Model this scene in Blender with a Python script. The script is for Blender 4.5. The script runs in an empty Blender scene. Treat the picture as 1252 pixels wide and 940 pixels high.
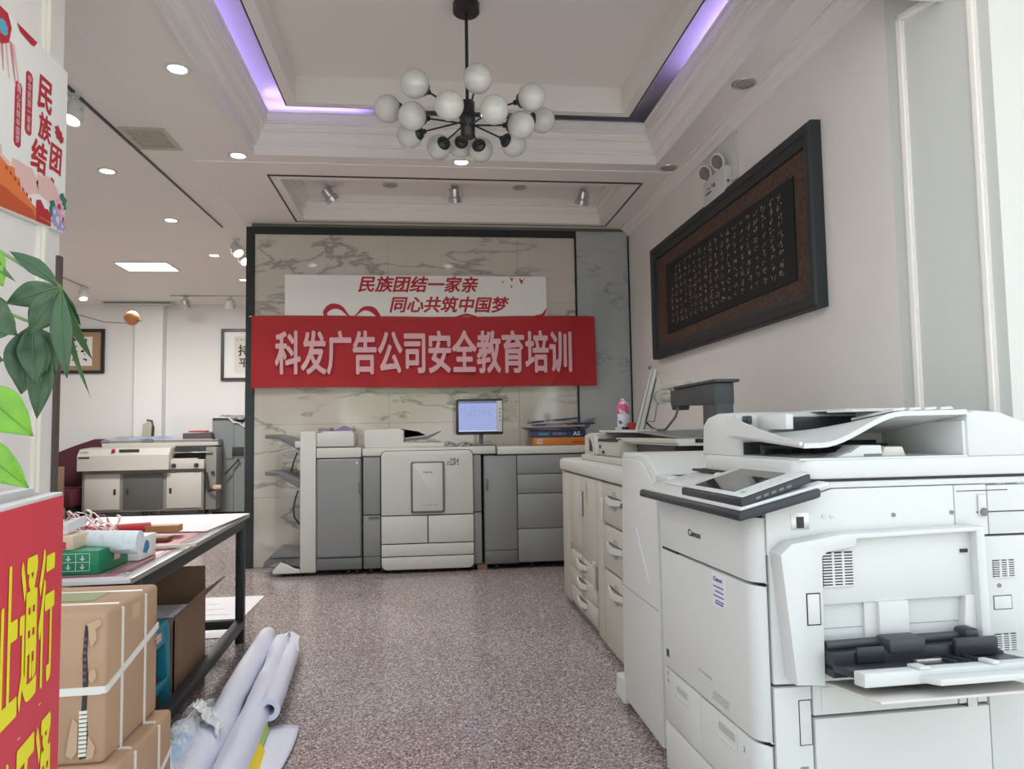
import bpy, bmesh, math, random
from mathutils import Matrix, Vector
PI = math.pi
S = bpy.context.scene
COL = S.collection

# ------------------------------------------------------------------ camera
cd = bpy.data.cameras.new('camera'); cam = bpy.data.objects.new('camera', cd); COL.objects.link(cam)
cd.sensor_fit = 'HORIZONTAL'; cd.sensor_width = 36.0; cd.lens = 36.0 * 900.0 / 1252.0
cd.clip_start = 0.05; cd.clip_end = 300
R3 = Matrix(((0.9934068783380466, 0.008987757235013367, -0.11428908211435511),
             (-0.11345366985287705, -0.06608951641915169, -0.9913427462872753),
             (-0.016463258109247928, 0.9977732187422987, -0.06463408615476154)))
cam.matrix_world = Matrix.Translation((0, 0, 1.25)) @ R3.to_4x4()
S.camera = cam

# ------------------------------------------------------------------ sky, exposure
W = bpy.data.worlds.new('sky'); S.world = W; W.use_nodes = True
nt = W.node_tree; nt.nodes.clear()
wo = nt.nodes.new('ShaderNodeOutputWorld'); bg = nt.nodes.new('ShaderNodeBackground')
tc = nt.nodes.new('ShaderNodeTexCoord'); sp = nt.nodes.new('ShaderNodeSeparateXYZ'); cr = nt.nodes.new('ShaderNodeValToRGB')
nt.links.new(tc.outputs['Generated'], sp.inputs[0]); nt.links.new(sp.outputs['Z'], cr.inputs[0])
cr.color_ramp.elements[0].position = 0.0; cr.color_ramp.elements[0].color = (0.86, 0.90, 0.93, 1)
cr.color_ramp.elements[1].position = 0.9; cr.color_ramp.elements[1].color = (0.70, 0.80, 0.95, 1)
nt.links.new(cr.outputs[0], bg.inputs[0]); bg.inputs[1].default_value = 1.95
nt.links.new(bg.outputs[0], wo.inputs[0])
sn = bpy.data.lights.new('sun', 'SUN'); sn.energy = 9.0; sn.angle = 0.03; sn.color = (1.0, 0.95, 0.88)
so = bpy.data.objects.new('sun', sn); COL.objects.link(so); so.rotation_euler = (math.radians(-34), math.radians(8), 0)   # high, from behind the building
S.view_settings.view_transform = 'Standard'; S.view_settings.look = 'None'
S.view_settings.gamma = 1.0; S.view_settings.use_curve_mapping = False
S.view_settings.exposure = 0.23
S.cycles.max_bounces = 8; S.cycles.diffuse_bounces = 5; S.cycles.glossy_bounces = 3
S.cycles.transparent_max_bounces = 12; S.cycles.caustics_reflective = False; S.cycles.caustics_refractive = False
S.cycles.sample_clamp_indirect = 4.0

# ------------------------------------------------------------------ materials
MATS = {}
def mat(name, col, rough=0.5, metal=0.0, emit=None, es=1.0, spec=0.5, noise=None, bump=None, alpha=None, sheen=0):
    """noise=(scale, other colour, amount); bump=(scale, strength)"""
    if name in MATS: return MATS[name]
    m = bpy.data.materials.new(name); m.use_nodes = True; t = m.node_tree; b = t.nodes['Principled BSDF']
    b.inputs['Base Color'].default_value = (*col, 1); b.inputs['Roughness'].default_value = rough
    b.inputs['Metallic'].default_value = metal; b.inputs['Specular IOR Level'].default_value = spec
    if emit: b.inputs['Emission Color'].default_value = (*emit, 1); b.inputs['Emission Strength'].default_value = es
    if alpha is not None: b.inputs['Alpha'].default_value = alpha
    g = t.nodes.new('ShaderNodeNewGeometry')
    if noise:
        n = t.nodes.new('ShaderNodeTexNoise'); n.inputs['Scale'].default_value = noise[0]; n.inputs['Detail'].default_value = 6
        t.links.new(g.outputs['Position'], n.inputs['Vector'])
        r = t.nodes.new('ShaderNodeValToRGB'); r.color_ramp.elements[0].position = 0.38; r.color_ramp.elements[1].position = 0.38 + noise[2]
        r.color_ramp.elements[0].color = (*noise[1], 1); r.color_ramp.elements[1].color = (*col, 1)
        t.links.new(n.outputs['Fac'], r.inputs[0]); t.links.new(r.outputs[0], b.inputs['Base Color'])
    if bump:
        n2 = t.nodes.new('ShaderNodeTexNoise'); n2.inputs['Scale'].default_value = bump[0]; n2.inputs['Detail'].default_value = 4
        t.links.new(g.outputs['Position'], n2.inputs['Vector'])
        bp = t.nodes.new('ShaderNodeBump'); bp.inputs['Strength'].default_value = bump[1]; bp.inputs['Distance'].default_value = 0.01
        t.links.new(n2.outputs['Fac'], bp.inputs['Height']); t.links.new(bp.outputs[0], b.inputs['Normal'])
    MATS[name] = m
    return m

def terrazzo():
    m = bpy.data.materials.new('terrazzo'); m.use_nodes = True; t = m.node_tree; b = t.nodes['Principled BSDF']
    g = t.nodes.new('ShaderNodeNewGeometry')
    v = t.nodes.new('ShaderNodeTexVoronoi'); v.inputs['Scale'].default_value = 150
    t.links.new(g.outputs['Position'], v.inputs['Vector'])
    s = t.nodes.new('ShaderNodeSeparateColor'); t.links.new(v.outputs['Color'], s.inputs[0])
    r = t.nodes.new('ShaderNodeValToRGB'); r.color_ramp.interpolation = 'CONSTANT'
    cols = [(0.0, (0.12, 0.092, 0.088)), (0.16, (0.34, 0.275, 0.265)), (0.38, (0.23, 0.182, 0.176)), (0.56, (0.44, 0.375, 0.36)),
            (0.72, (0.30, 0.255, 0.25)), (0.84, (0.57, 0.525, 0.51)), (0.95, (0.72, 0.69, 0.67))]
    e = r.color_ramp.elements
    e[0].position, e[0].color = cols[0][0], (*cols[0][1], 1); e[1].position, e[1].color = cols[1][0], (*cols[1][1], 1)
    for p, c in cols[2:]: x = e.new(p); x.color = (*c, 1)
    t.links.new(s.outputs[0], r.inputs[0])
    n = t.nodes.new('ShaderNodeTexNoise'); n.inputs['Scale'].default_value = 1.3; n.inputs['Detail'].default_value = 5
    t.links.new(g.outputs['Position'], n.inputs['Vector'])
    mx = t.nodes.new('ShaderNodeMix'); mx.data_type = 'RGBA'; mx.blend_type = 'MULTIPLY'; mx.inputs['Factor'].default_value = 0.5
    rr = t.nodes.new('ShaderNodeValToRGB'); rr.color_ramp.elements[0].position = 0.3; rr.color_ramp.elements[1].position = 0.7
    rr.color_ramp.elements[0].color = (0.72, 0.68, 0.66, 1); rr.color_ramp.elements[1].color = (1, 1, 1, 1)
    t.links.new(n.outputs['Fac'], rr.inputs[0])
    t.links.new(r.outputs[0], mx.inputs['A']); t.links.new(rr.outputs[0], mx.inputs['B'])
    t.links.new(mx.outputs['Result'], b.inputs['Base Color'])
    b.inputs['Roughness'].default_value = 0.17
    return m

def marble(name, base, vein, scale, rough=0.08, seed=0.0, warm=None):
    m = bpy.data.materials.new(name); m.use_nodes = True; t = m.node_tree; b = t.nodes['Principled BSDF']
    g = t.nodes.new('ShaderNodeNewGeometry')
    mp = t.nodes.new('ShaderNodeMapping'); mp.inputs['Location'].default_value = (seed, 0, seed * 0.7)
    mp.inputs['Rotation'].default_value = (0, 0.75, 0); mp.inputs['Scale'].default_value = (0.75, 1, 1.9)
    t.links.new(g.outputs['Position'], mp.inputs['Vector'])
    n = t.nodes.new('ShaderNodeTexNoise'); n.inputs['Scale'].default_value = scale; n.inputs['Detail'].default_value = 9
    n.inputs['Roughness'].default_value = 0.55; n.inputs['Distortion'].default_value = 0.25
    t.links.new(mp.outputs[0], n.inputs['Vector'])
    a = t.nodes.new('ShaderNodeMath'); a.operation = 'SUBTRACT'; a.inputs[1].default_value = 0.5
    t.links.new(n.outputs['Fac'], a.inputs[0])
    ab = t.nodes.new('ShaderNodeMath'); ab.operation = 'ABSOLUTE'; t.links.new(a.outputs[0], ab.inputs[0])
    r = t.nodes.new('ShaderNodeValToRGB'); el = r.color_ramp.elements
    el[0].position = 0.0; el[0].color = (1, 1, 1, 1); el[1].position = 0.018; el[1].color = (0, 0, 0, 1)
    t.links.new(ab.outputs[0], r.inputs[0])
    n2 = t.nodes.new('ShaderNodeTexNoise'); n2.inputs['Scale'].default_value = 1.1; t.links.new(mp.outputs[0], n2.inputs['Vector'])
    r2 = t.nodes.new('ShaderNodeValToRGB'); r2.color_ramp.elements[0].position = 0.42; r2.color_ramp.elements[1].position = 0.54
    t.links.new(n2.outputs['Fac'], r2.inputs[0])
    mu = t.nodes.new('ShaderNodeMath'); mu.operation = 'MULTIPLY'; t.links.new(r.outputs[0], mu.inputs[0]); t.links.new(r2.outputs[0], mu.inputs[1])
    m2 = t.nodes.new('ShaderNodeMath'); m2.operation = 'MULTIPLY'; m2.inputs[1].default_value = 0.75; t.links.new(mu.outputs[0], m2.inputs[0])
    mx = t.nodes.new('ShaderNodeMix'); mx.data_type = 'RGBA'
    mx.inputs['A'].default_value = (*base, 1); mx.inputs['B'].default_value = (*vein, 1)
    t.links.new(m2.outputs[0], mx.inputs['Factor']); t.links.new(mx.outputs['Result'], b.inputs['Base Color'])
    b.inputs['Roughness'].default_value = rough; b.inputs['Specular IOR Level'].default_value = 0.9
    return m

def glassmat(name, tint=(0.95, 0.98, 0.97), refl=0.08, rough=0.02):
    m = bpy.data.materials.new(name); m.use_nodes = True; t = m.node_tree; t.nodes.clear()
    o = t.nodes.new('ShaderNodeOutputMaterial'); mx = t.nodes.new('ShaderNodeMixShader')
    tr = t.nodes.new('ShaderNodeBsdfTransparent'); gl = t.nodes.new('ShaderNodeBsdfGlossy'); fr = t.nodes.new('ShaderNodeFresnel')
    ad = t.nodes.new('ShaderNodeMath'); ad.operation = 'ADD'; ad.inputs[1].default_value = refl; ad.use_clamp = True
    tr.inputs[0].default_value = (*tint, 1); gl.inputs['Roughness'].default_value = rough
    t.links.new(fr.outputs[0], ad.inputs[0]); t.links.new(ad.outputs[0], mx.inputs[0])
    t.links.new(tr.outputs[0], mx.inputs[1]); t.links.new(gl.outputs[0], mx.inputs[2]); t.links.new(mx.outputs[0], o.inputs[0])
    return m

def woodmat():
    return mat('dark_wood_frame', (0.020, 0.025, 0.028), 0.55, bump=(60, 0.1))

WALL = mat('wall_paint', (0.82, 0.79, 0.76), 0.85, bump=(8, 0.05), noise=(1.5, (0.79, 0.76, 0.73), 0.3))
CEIL = mat('ceiling_paint', (0.86, 0.82, 0.77), 0.85, bump=(6, 0.04))
TRIM = mat('white_trim', (0.84, 0.82, 0.78), 0.5)
TERR = terrazzo(); GROUT = mat('grout', (0.16, 0.13, 0.125), 0.8)
MARB = marble('beige_marble', (0.58, 0.54, 0.475), (0.20, 0.19, 0.175), 0.95, seed=3.1)
MARG = marble('grey_marble', (0.40, 0.43, 0.43), (0.26, 0.28, 0.29), 1.3, seed=7.7)
JOINT = mat('marble_joint', (0.16, 0.15, 0.13), 0.8)
BLACK = mat('black_metal', (0.018, 0.019, 0.021), 0.35)
DARKST = mat('black_steel', (0.022, 0.025, 0.028), 0.42, bump=(40, 0.05))
WPL = mat('white_plastic', (0.61, 0.63, 0.608), 0.42)
WPL2 = mat('soft_white_plastic', (0.62, 0.635, 0.61), 0.45)
CRM = mat('cream_plastic', (0.53, 0.525, 0.465), 0.45, noise=(4, (0.50, 0.495, 0.435), 0.4))
GPL = mat('grey_plastic', (0.24, 0.25, 0.255), 0.42)
GPLD = mat('dark_grey_plastic', (0.15, 0.155, 0.16), 0.45)
OFFW = mat('offwhite_plastic', (0.60, 0.60, 0.57), 0.42)
SEAM = mat('dark_seam', (0.03, 0.03, 0.03), 0.7)
BLK = mat('black_plastic', (0.022, 0.025, 0.032), 0.38)
CHAR = mat('charcoal_plastic', (0.045, 0.055, 0.058), 0.5)
CHROME = mat('chrome', (0.75, 0.73, 0.70), 0.12, metal=1)
SILV = mat('silver_metal', (0.55, 0.54, 0.52), 0.3, metal=0.8)
REDC = mat('red_cloth', (0.46, 0.010, 0.022), 0.6)
PINK = mat('pinkish_white_print', (0.72, 0.42, 0.46), 0.7)
REDP = mat('red_print', (0.50, 0.012, 0.03), 0.6)
WHB = mat('white_board', (0.86, 0.86, 0.83), 0.45)
GLOBE = mat('opal_glass', (0.66, 0.67, 0.61), 0.12, noise=(30, (0.60, 0.61, 0.56), 0.5))
CARD = mat('cardboard', (0.45, 0.29, 0.185), 0.8, noise=(5, (0.39, 0.245, 0.15), 0.4), bump=(90, 0.08))
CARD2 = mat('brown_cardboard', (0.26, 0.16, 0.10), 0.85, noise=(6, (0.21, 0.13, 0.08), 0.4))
CARDIN = mat('cardboard_inside', (0.33, 0.22, 0.14), 0.85)
STRAP = mat('white_strap', (0.72, 0.70, 0.65), 0.4)
DLIT = mat('lit_diffuser', (1, 1, 1), 0.5, emit=(1.0, 0.98, 0.95), es=7.0)
DOFF = mat('unlit_diffuser', (0.35, 0.33, 0.27), 0.4)
PURP = mat('violet_led', (0.5, 0.4, 1), 0.5, emit=(0.55, 0.43, 1.0), es=24.0)
COVE = mat('cove_board', (0.50, 0.49, 0.52), 0.25)
GLASS = glassmat('clear_glass')
PAPER = mat('white_paper', (0.71, 0.71, 0.75), 0.6)
ROLLP = mat('banner_back', (0.66, 0.68, 0.80), 0.45, bump=(9, 0.25))
PVC = mat('concrete_paving', (0.60, 0.585, 0.56), 0.8, noise=(2, (0.54, 0.53, 0.51), 0.4))

# ------------------------------------------------------------------ helpers
FR = {}          # object name -> world matrix of its local frame
def thing(name, label, cat, loc=(0, 0, 0), rz=0.0, group=None):
    o = bpy.data.objects.new(name, None); COL.objects.link(o); o.empty_display_size = 0.1
    o.location = loc; o.rotation_euler = (0, 0, rz); o['label'] = label; o['category'] = cat
    if group: o['group'] = group
    FR[o.name] = Matrix.Translation(loc) @ Matrix.Rotation(rz, 4, 'Z')
    return o
def tag(o, label, cat, group=None):
    o['label'] = label; o['category'] = cat
    if group: o['group'] = group
    return o
def link_mesh(name, me, parent=None, local=False, label=None, kind=None, xf=None):
    o = bpy.data.objects.new(name, me); COL.objects.link(o)
    if parent is not None:
        o.parent = parent; F = FR[parent.name]; FR[o.name] = F
        if not local: me.transform(F.inverted())
    else: FR[o.name] = Matrix.Identity(4)
    if label: o['label'] = label
    if kind: o['kind'] = kind
    return o

class MB:
    def __init__(s): s.bm = bmesh.new()
    def _xf(s, vs, M):
        if M is not None:
            for v in vs: v.co = M @ v.co
    def hexa(s, c, bev=0, seg=2, M=None):
        vs = [s.bm.verts.new(p) for p in c]
        s._xf(vs, M)
        fs = [s.bm.faces.new([vs[i] for i in f]) for f in ((0, 3, 2, 1), (4, 5, 6, 7), (0, 1, 5, 4), (1, 2, 6, 5), (2, 3, 7, 6), (3, 0, 4, 7))]
        if bev > 0:
            es = {e for f in fs for e in f.edges}
            bmesh.ops.bevel(s.bm, geom=list(es), offset=bev, segments=seg, affect='EDGES', profile=0.5)
        return s
    def box(s, x0, y0, z0, x1, y1, z1, bev=0, seg=2, M=None):
        x0, x1 = min(x0, x1), max(x0, x1); y0, y1 = min(y0, y1), max(y0, y1); z0, z1 = min(z0, z1), max(z0, z1)
        return s.hexa([(x0, y0, z0), (x1, y0, z0), (x1, y1, z0), (x0, y1, z0), (x0, y0, z1), (x1, y0, z1), (x1, y1, z1), (x0, y1, z1)], bev, seg, M)
    def prism(s, pts, axis, a, b, bev=0, seg=2, M=None):
        """polygon pts (p, q) extruded along axis from a to b; axis x -> (y,z), y -> (x,z), z -> (x,y)"""
        def P(p, t): return {'x': (t, p[0], p[1]), 'y': (p[0], t, p[1]), 'z': (p[0], p[1], t)}[axis]
        A = [s.bm.verts.new(P(p, a)) for p in pts]; B = [s.bm.verts.new(P(p, b)) for p in pts]
        s._xf(A + B, M)
        fs = [s.bm.faces.new(A), s.bm.faces.new(B[::-1])]
        n = len(pts)
        for i in range(n): fs.append(s.bm.faces.new([A[i], B[i], B[(i + 1) % n], A[(i + 1) % n]]))
        bmesh.ops.recalc_face_normals(s.bm, faces=fs)
        if bev > 0:
            es = {e for f in fs[:2] for e in f.edges}
            bmesh.ops.bevel(s.bm, geom=list(es), offset=bev, segments=seg, affect='EDGES', profile=0.5)
        return s
    def rings(s, rs, close=False, cap0=True, cap1=True):
        V = [[s.bm.verts.new(p) for p in r] for r in rs]
        k = len(V[0]); m = len(V)
        for i in range(m if close else m - 1):
            a, b = V[i], V[(i + 1) % m]
            for j in range(k): s.bm.faces.new([a[j], a[(j + 1) % k], b[(j + 1) % k], b[j]])
        if not close:
            if cap0: s.bm.faces.new(V[0][::-1])
            if cap1: s.bm.faces.new(V[-1])
        return s
    def cyl(s, p0, p1, r0, r1=None, n=16, cap=True):
        r1 = r0 if r1 is None else r1
        p0, p1 = Vector(p0), Vector(p1); d = (p1 - p0).normalized()
        u = d.orthogonal().normalized(); w = d.cross(u)
        f = lambda p, r: [p + u * (math.cos(2 * PI * i / n) * r) + w * (math.sin(2 * PI * i / n) * r) for i in range(n)]
        return s.rings([f(p0, r0), f(p1, r1)], cap0=cap, cap1=cap)
    def lathe(s, prof, c, n=20, axis=(0, 0, 1)):
        d = Vector(axis).normalized(); u = d.orthogonal().normalized(); w = d.cross(u); c = Vector(c)
        rs = [[c + d * h + u * (math.cos(2 * PI * i / n) * max(r, 1e-4)) + w * (math.sin(2 * PI * i / n) * max(r, 1e-4)) for i in range(n)] for r, h in prof]
        return s.rings(rs)
    def tube(s, pts, r, n=8, flat=None):
        pts = [Vector(p) for p in pts]; rs = []; up = None
        for i, p in enumerate(pts):
            d = (pts[min(i + 1, len(pts) - 1)] - pts[max(i - 1, 0)]).normalized()
            if up is None: up = d.orthogonal().normalized() if flat is None else Vector(flat).normalized()
            w = d.cross(up).normalized(); up2 = w.cross(d).normalized()
            if flat is None: up = up2
            rr = r[i] if isinstance(r, (list, tuple)) and len(r) == len(pts) else r
            if flat is None: rs.append([p + up2 * (math.cos(2 * PI * k / n) * rr) + w * (math.sin(2 * PI * k / n) * rr) for k in range(n)])
            else: rs.append([p + up2 * a * r[1] + w * b * r[0] for a, b in ((-.5, -.5), (-.5, .5), (.5, .5), (.5, -.5))])
        return s.rings(rs)
    def sphere(s, c, r, n=16, sq=(1, 1, 1)):
        prof = []
        c = Vector(c)
        rs = []
        for i in range(1, n // 2):
            a = PI * i / (n // 2)
            rs.append([c + Vector((math.sin(a) * math.cos(2 * PI * k / n) * r * sq[0], math.sin(a) * math.sin(2 * PI * k / n) * r * sq[1], -math.cos(a) * r * sq[2])) for k in range(n)])
        return s.rings(rs)
    def grid(s, f, nu, nv, thick=0.0):
        V = [[s.bm.verts.new(f(i / nu, j / nv)) for j in range(nv + 1)] for i in range(nu + 1)]
        fs = []
        for i in range(nu):
            for j in range(nv): fs.append(s.bm.faces.new([V[i][j], V[i + 1][j], V[i + 1][j + 1], V[i][j + 1]]))
        if thick:
            bmesh.ops.recalc_face_normals(s.bm, faces=fs)
            bmesh.ops.solidify(s.bm, geom=fs, thickness=thick)
        return s
    def rectloop(s, x0, x1, y0, y1, prof):
        """mitred moulding round a rectangle: prof = (inset, z) points"""
        return s.rings([[(x0 + i, y0 + i, z), (x1 - i, y0 + i, z), (x1 - i, y1 - i, z), (x0 + i, y1 - i, z)] for i, z in prof], cap0=False, cap1=False)
    def face(s, pts):
        s.bm.faces.new([s.bm.verts.new(p) for p in pts]); return s
    def build(s, name, m, parent=None, local=False, smooth=None, label=None, kind=None, recalc=True):
        if recalc: bmesh.ops.recalc_face_normals(s.bm, faces=s.bm.faces[:])
        me = bpy.data.meshes.new(name); s.bm.to_mesh(me); s.bm.free()
        me.materials.append(m)
        if smooth is not None:
            for p in me.polygons: p.use_smooth = True
            if smooth < 180: me.set_sharp_from_angle(angle=math.radians(smooth))
        return link_mesh(name, me, parent, local, label, kind)

def bx(name, m, parent, c, bev=0.004, local=False, label=None, kind=None, seg=2):
    return MB().box(*c, bev=bev, seg=seg).build(name, m, parent, local, smooth=35 if bev else None, label=label, kind=kind)

def dup(root, loc, label=None, rz=None, group=None):
    r = root.copy(); COL.objects.link(r); r.location = loc
    if rz is not None: r.rotation_euler = (0, 0, rz)
    if label: r['label'] = label
    if group: r['group'] = group
    FR[r.name] = Matrix.Translation(loc) @ Matrix.Rotation(r.rotation_euler[2], 4, 'Z')
    for ch in root.children:
        c = ch.copy(); COL.objects.link(c); c.parent = r
        for g in ch.children:
            d = g.copy(); COL.objects.link(d); d.parent = c
    return r

def text(name, body, m, parent, org, xd, zd, w, h, bold=0.0, shear=0.0, ext=0.0006, label=None, local=False, vertical=False):
    """flat lettering fitted to w x h metres; org = lower left corner, xd reading direction, zd up"""
    cu = bpy.data.curves.new(name, 'FONT'); cu.body = body if not vertical else '\n'.join(body)
    cu.size = 1; cu.shear = shear; cu.extrude = 0.0; cu.resolution_u = 3
    if vertical: cu.align_x = 'CENTER'
    to = bpy.data.objects.new(name, cu); COL.objects.link(to)
    dg = bpy.context.evaluated_depsgraph_get(); dg.update()
    me = bpy.data.meshes.new_from_object(to.evaluated_get(dg))
    bpy.data.objects.remove(to); bpy.data.curves.remove(cu)
    me.name = name
    if bold:                      # heavier strokes: the outline repeated a little to each side
        bm = bmesh.new(); bm.from_mesh(me); base = bm.verts[:] + bm.edges[:] + bm.faces[:]
        for k, (dx, dy) in enumerate(((1, 0), (-1, 0), (0, .8), (0, -.8), (.7, .6), (-.7, .6), (.7, -.6), (-.7, -.6))):
            g = bmesh.ops.duplicate(bm, geom=base)['geom']
            for v in g:
                if isinstance(v, bmesh.types.BMVert): v.co += Vector((dx * bold, dy * bold, k + 1))
        bm.to_mesh(me); bm.free()
    xs = [v.co.x for v in me.vertices]; ys = [v.co.y for v in me.vertices]
    x0, y0 = min(xs), min(ys); sx = w / max(max(xs) - x0, 1e-6); sy = h / max(max(ys) - y0, 1e-6)
    xd = Vector(xd).normalized(); zd = Vector(zd).normalized(); n = xd.cross(zd); org = Vector(org)
    for v in me.vertices: v.co = org + xd * ((v.co.x - x0) * sx) + zd * ((v.co.y - y0) * sy) + n * (ext + v.co.z * 4e-5)
    me.materials.clear(); me.materials.append(m)
    return link_mesh(name, me, parent, local, label)

def scribble(name, m, parent, org, xd, zd, w, h, cols, rows, seed=1, wd=0.004, local=False, label=None, ext=0.001):
    """handwritten columns too fine to read: short slanted brush strokes, a few to each character"""
    rnd = random.Random(seed); xd = Vector(xd).normalized(); zd = Vector(zd).normalized(); n = xd.cross(zd); org = Vector(org)
    mb = MB(); cw = w / cols; ch = h / rows
    for c in range(cols):
        for r in range(rows):
            if c == 0 and r > rows * 0.6: continue
            cx = (c + 0.5) * cw; cz = (r + 0.5) * ch
            for k in range(rnd.randint(3, 6)):
                a = rnd.choice((0.2, -0.3, 1.3, 1.57, -1.0, 0.9)) + rnd.uniform(-.2, .2)
                L = rnd.uniform(0.25, 0.75) * min(cw, ch) * 0.5; ox = rnd.uniform(-.25, .25) * cw; oz = rnd.uniform(-.3, .3) * ch
                dx, dz = math.cos(a) * L, math.sin(a) * L; t = wd * rnd.uniform(.5, 1.2)
                px, pz = -math.sin(a) * t, math.cos(a) * t
                q = [(cx + ox - dx, cz + oz - dz), (cx + ox + px, cz + oz + pz), (cx + ox + dx, cz + oz + dz), (cx + ox - px, cz + oz - pz)]
                mb.face([org + xd * a_ + zd * b_ + n * ext for a_, b_ in q])
    return mb.build(name, m, parent, local, label=label, recalc=False)

def struct(o): o['kind'] = 'structure'; return o
def sbox(name, m, *cs, bev=0):
    mb = MB()
    for c in cs: mb.box(*c, bev=bev)
    return struct(mb.build(name, m))

# ================================================================== STRUCTURE
XR = 2.09; ZC = 3.34; YB = 7.35
# ---- floor: polished terrazzo tiles 0.8 m on dark joints
fl = struct(MB().box(-6.4, 2.35, -0.06, 3.2, 12.3, -0.004).build('floor', GROUT))
tm = MB().box(0.0005, 0.0005, -0.006, 0.9070, 0.8995, 0.0).build('tile', TERR, fl)
k0 = True
for i in range(10):
    for j in range(11):
        x, y = -6.28 + i * 0.9075, 2.36 + j * 0.9
        if x > 2.2: continue
        if k0: o = tm; k0 = False
        else: o = tm.copy(); COL.objects.link(o); o.parent = fl
        o.location = (x + 0.04, y, 0)
struct(MB().box(-40, -40, -0.16, 40, 2.35, -0.01).build('pavement', PVC))
# ---- ceiling with two rectangular openings
A = (-1.26, 1.80, 2.90, 5.47)       # coffer opening x0 x1 y0 y1
B = (-1.26, 1.83, 5.95, 7.25)       # spotlight recess
sbox('ceiling', CEIL,
     (-6.4, 2.62, ZC, A[0], 12.3, ZC + 0.12), (A[1], 2.62, ZC, 3.2, 12.3, ZC + 0.12),
     (A[0], 2.62, ZC, A[1], A[2], ZC + 0.12), (A[0], A[3], ZC, A[1], B[2] + 0.1, ZC + 0.12), (A[0], B[3] - 0.09, ZC, A[1], 12.3, ZC + 0.12),
     (A[0], B[2] + 0.1, ZC, B[0] + 0.08, B[3] - 0.09, ZC + 0.12), (B[1] - 0.09, B[2] + 0.1, ZC, A[1], B[3] - 0.09, ZC + 0.12))
# stepped cornice of the coffer
prof = [(-0.012, 3.341), (-0.012, 3.314), (0.012, 3.314), (0.012, 3.385), (0.030, 3.385), (0.030, 3.398), (0.044, 3.402), (0.056, 3.415), (0.064, 3.435), (0.068, 3.455),
        (0.068, 3.466), (0.088, 3.466), (0.088, 3.482), (0.096, 3.486), (0.104, 3.500), (0.104, 3.512), (0.120, 3.512), (0.120, 3.524), (0.126, 3.526), (0.126, 3.580), (0.14, 3.58), (0.14, 3.592), (-0.12, 3.592)]
struct(MB().rectloop(*A, prof).build('trim_1', TRIM))
# cove behind the cornice and the floating ring
struct(MB().rectloop(*A, [(-0.12, 3.592), (-0.12, 3.72), (0.31, 3.72)]).build('trim_2', COVE))
ring = struct(MB().rectloop(*A, [(0.30, 3.74), (0.30, 3.56), (0.365, 3.56), (0.367, 3.575), (0.367, 3.75), (0.367, 3.76)]).build('trim_3', TRIM))
ct = MB()
ct.box(A[0] + 0.3, A[2] + 0.3, 3.75, A[1] - 0.3, A[3] - 0.3, 3.80)
struct(ct.build('trim_4', CEIL))
struct(MB().rectloop(A[0] + 0.289, A[1] - 0.289, A[2] + 0.289, A[3] - 0.289, [(0, 3.562), (0.0, 3.585), (0.011, 3.585), (0.011, 3.562), (0, 3.562)]).build('trim_5', BLACK))
struct(MB().box(A[0] - 0.14, A[2] - 0.14, 3.80, A[1] + 0.14, A[3] + 0.14, 3.84).build('trim_6', CEIL))
# spotlight recess: thin black frame, sides, cornice and lid
struct(MB().rectloop(*B, [(0, 3.341), (0, 3.332), (0.016, 3.332), (0.016, 3.341)]).build('trim_7', BLACK))
struct(MB().rectloop(*B, [(0.016, 3.334), (0.085, 3.334), (0.085, 3.435), (0.105, 3.435), (0.105, 3.455), (0.112, 3.46), (0.118, 3.485), (0.118, 3.495), (0.140, 3.495), (0.140, 3.515), (0.15, 3.52), (0.15, 3.56)]).build('trim_8', TRIM))
struct(MB().box(B[0], B[2], 3.56, B[1], B[3], 3.60).build('trim_9', CEIL))
# thin beads on the ceiling
struct(MB().box(-1.745, 5.672, 3.332, 1.99, 5.69, 3.342).build('trim_10', TRIM))
struct(MB().box(-1.765, 2.7, 3.337, -1.745, 7.35, 3.342).build('trim_11', TRIM))
# cornice between ceiling and right wall
struct(MB().prism([(2.0, 3.34), (2.0, 3.325), (2.02, 3.322), (2.035, 3.30), (2.06, 3.285), (2.07, 3.262), (2.09, 3.255), (2.09, 3.34)], 'y', 3.0, YB - 0.02).build('trim_12', TRIM))

# ---- walls
sbox('wall_right', WALL, (XR, 3.03, -0.01, XR + 0.15, 12.3, ZC + 0.02))
wb = MB()
wb.box(-6.4, 12.0, 0, -2.86, 12.15, ZC + 0.02).box(-2.86, 12.0, 2.02, -1.9, 12.15, ZC + 0.02).box(-1.9, 12.0, 0, 3.2, 12.15, ZC + 0.02)
wb.box(-4.46, 11.82, 0, -4.05, 12.0, ZC)
struct(wb.build('wall_back', mat('back_wall_paint', (0.80, 0.80, 0.78), 0.85)))
sbox('wall_left', WALL, (-6.45, 2.5, 0, -6.3, 12.3, ZC + 0.02))
sbox('wall_middle', WALL, (-1.62, YB + 0.06, 0, 2.09, YB + 0.16, ZC))
# glazed back door with greenery outside
d = struct(MB().box(-2.86, 12.03, 0.0, -2.82, 12.11, 2.02).box(-1.94, 12.03, 0, -1.90, 12.11, 2.02).box(-2.82, 12.03, 1.98, -1.94, 12.11, 2.02).build('door_1', SILV))
MB().box(-2.82, 12.06, 0.02, -1.94, 12.07, 1.98).build('pane', GLASS, d)

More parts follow.
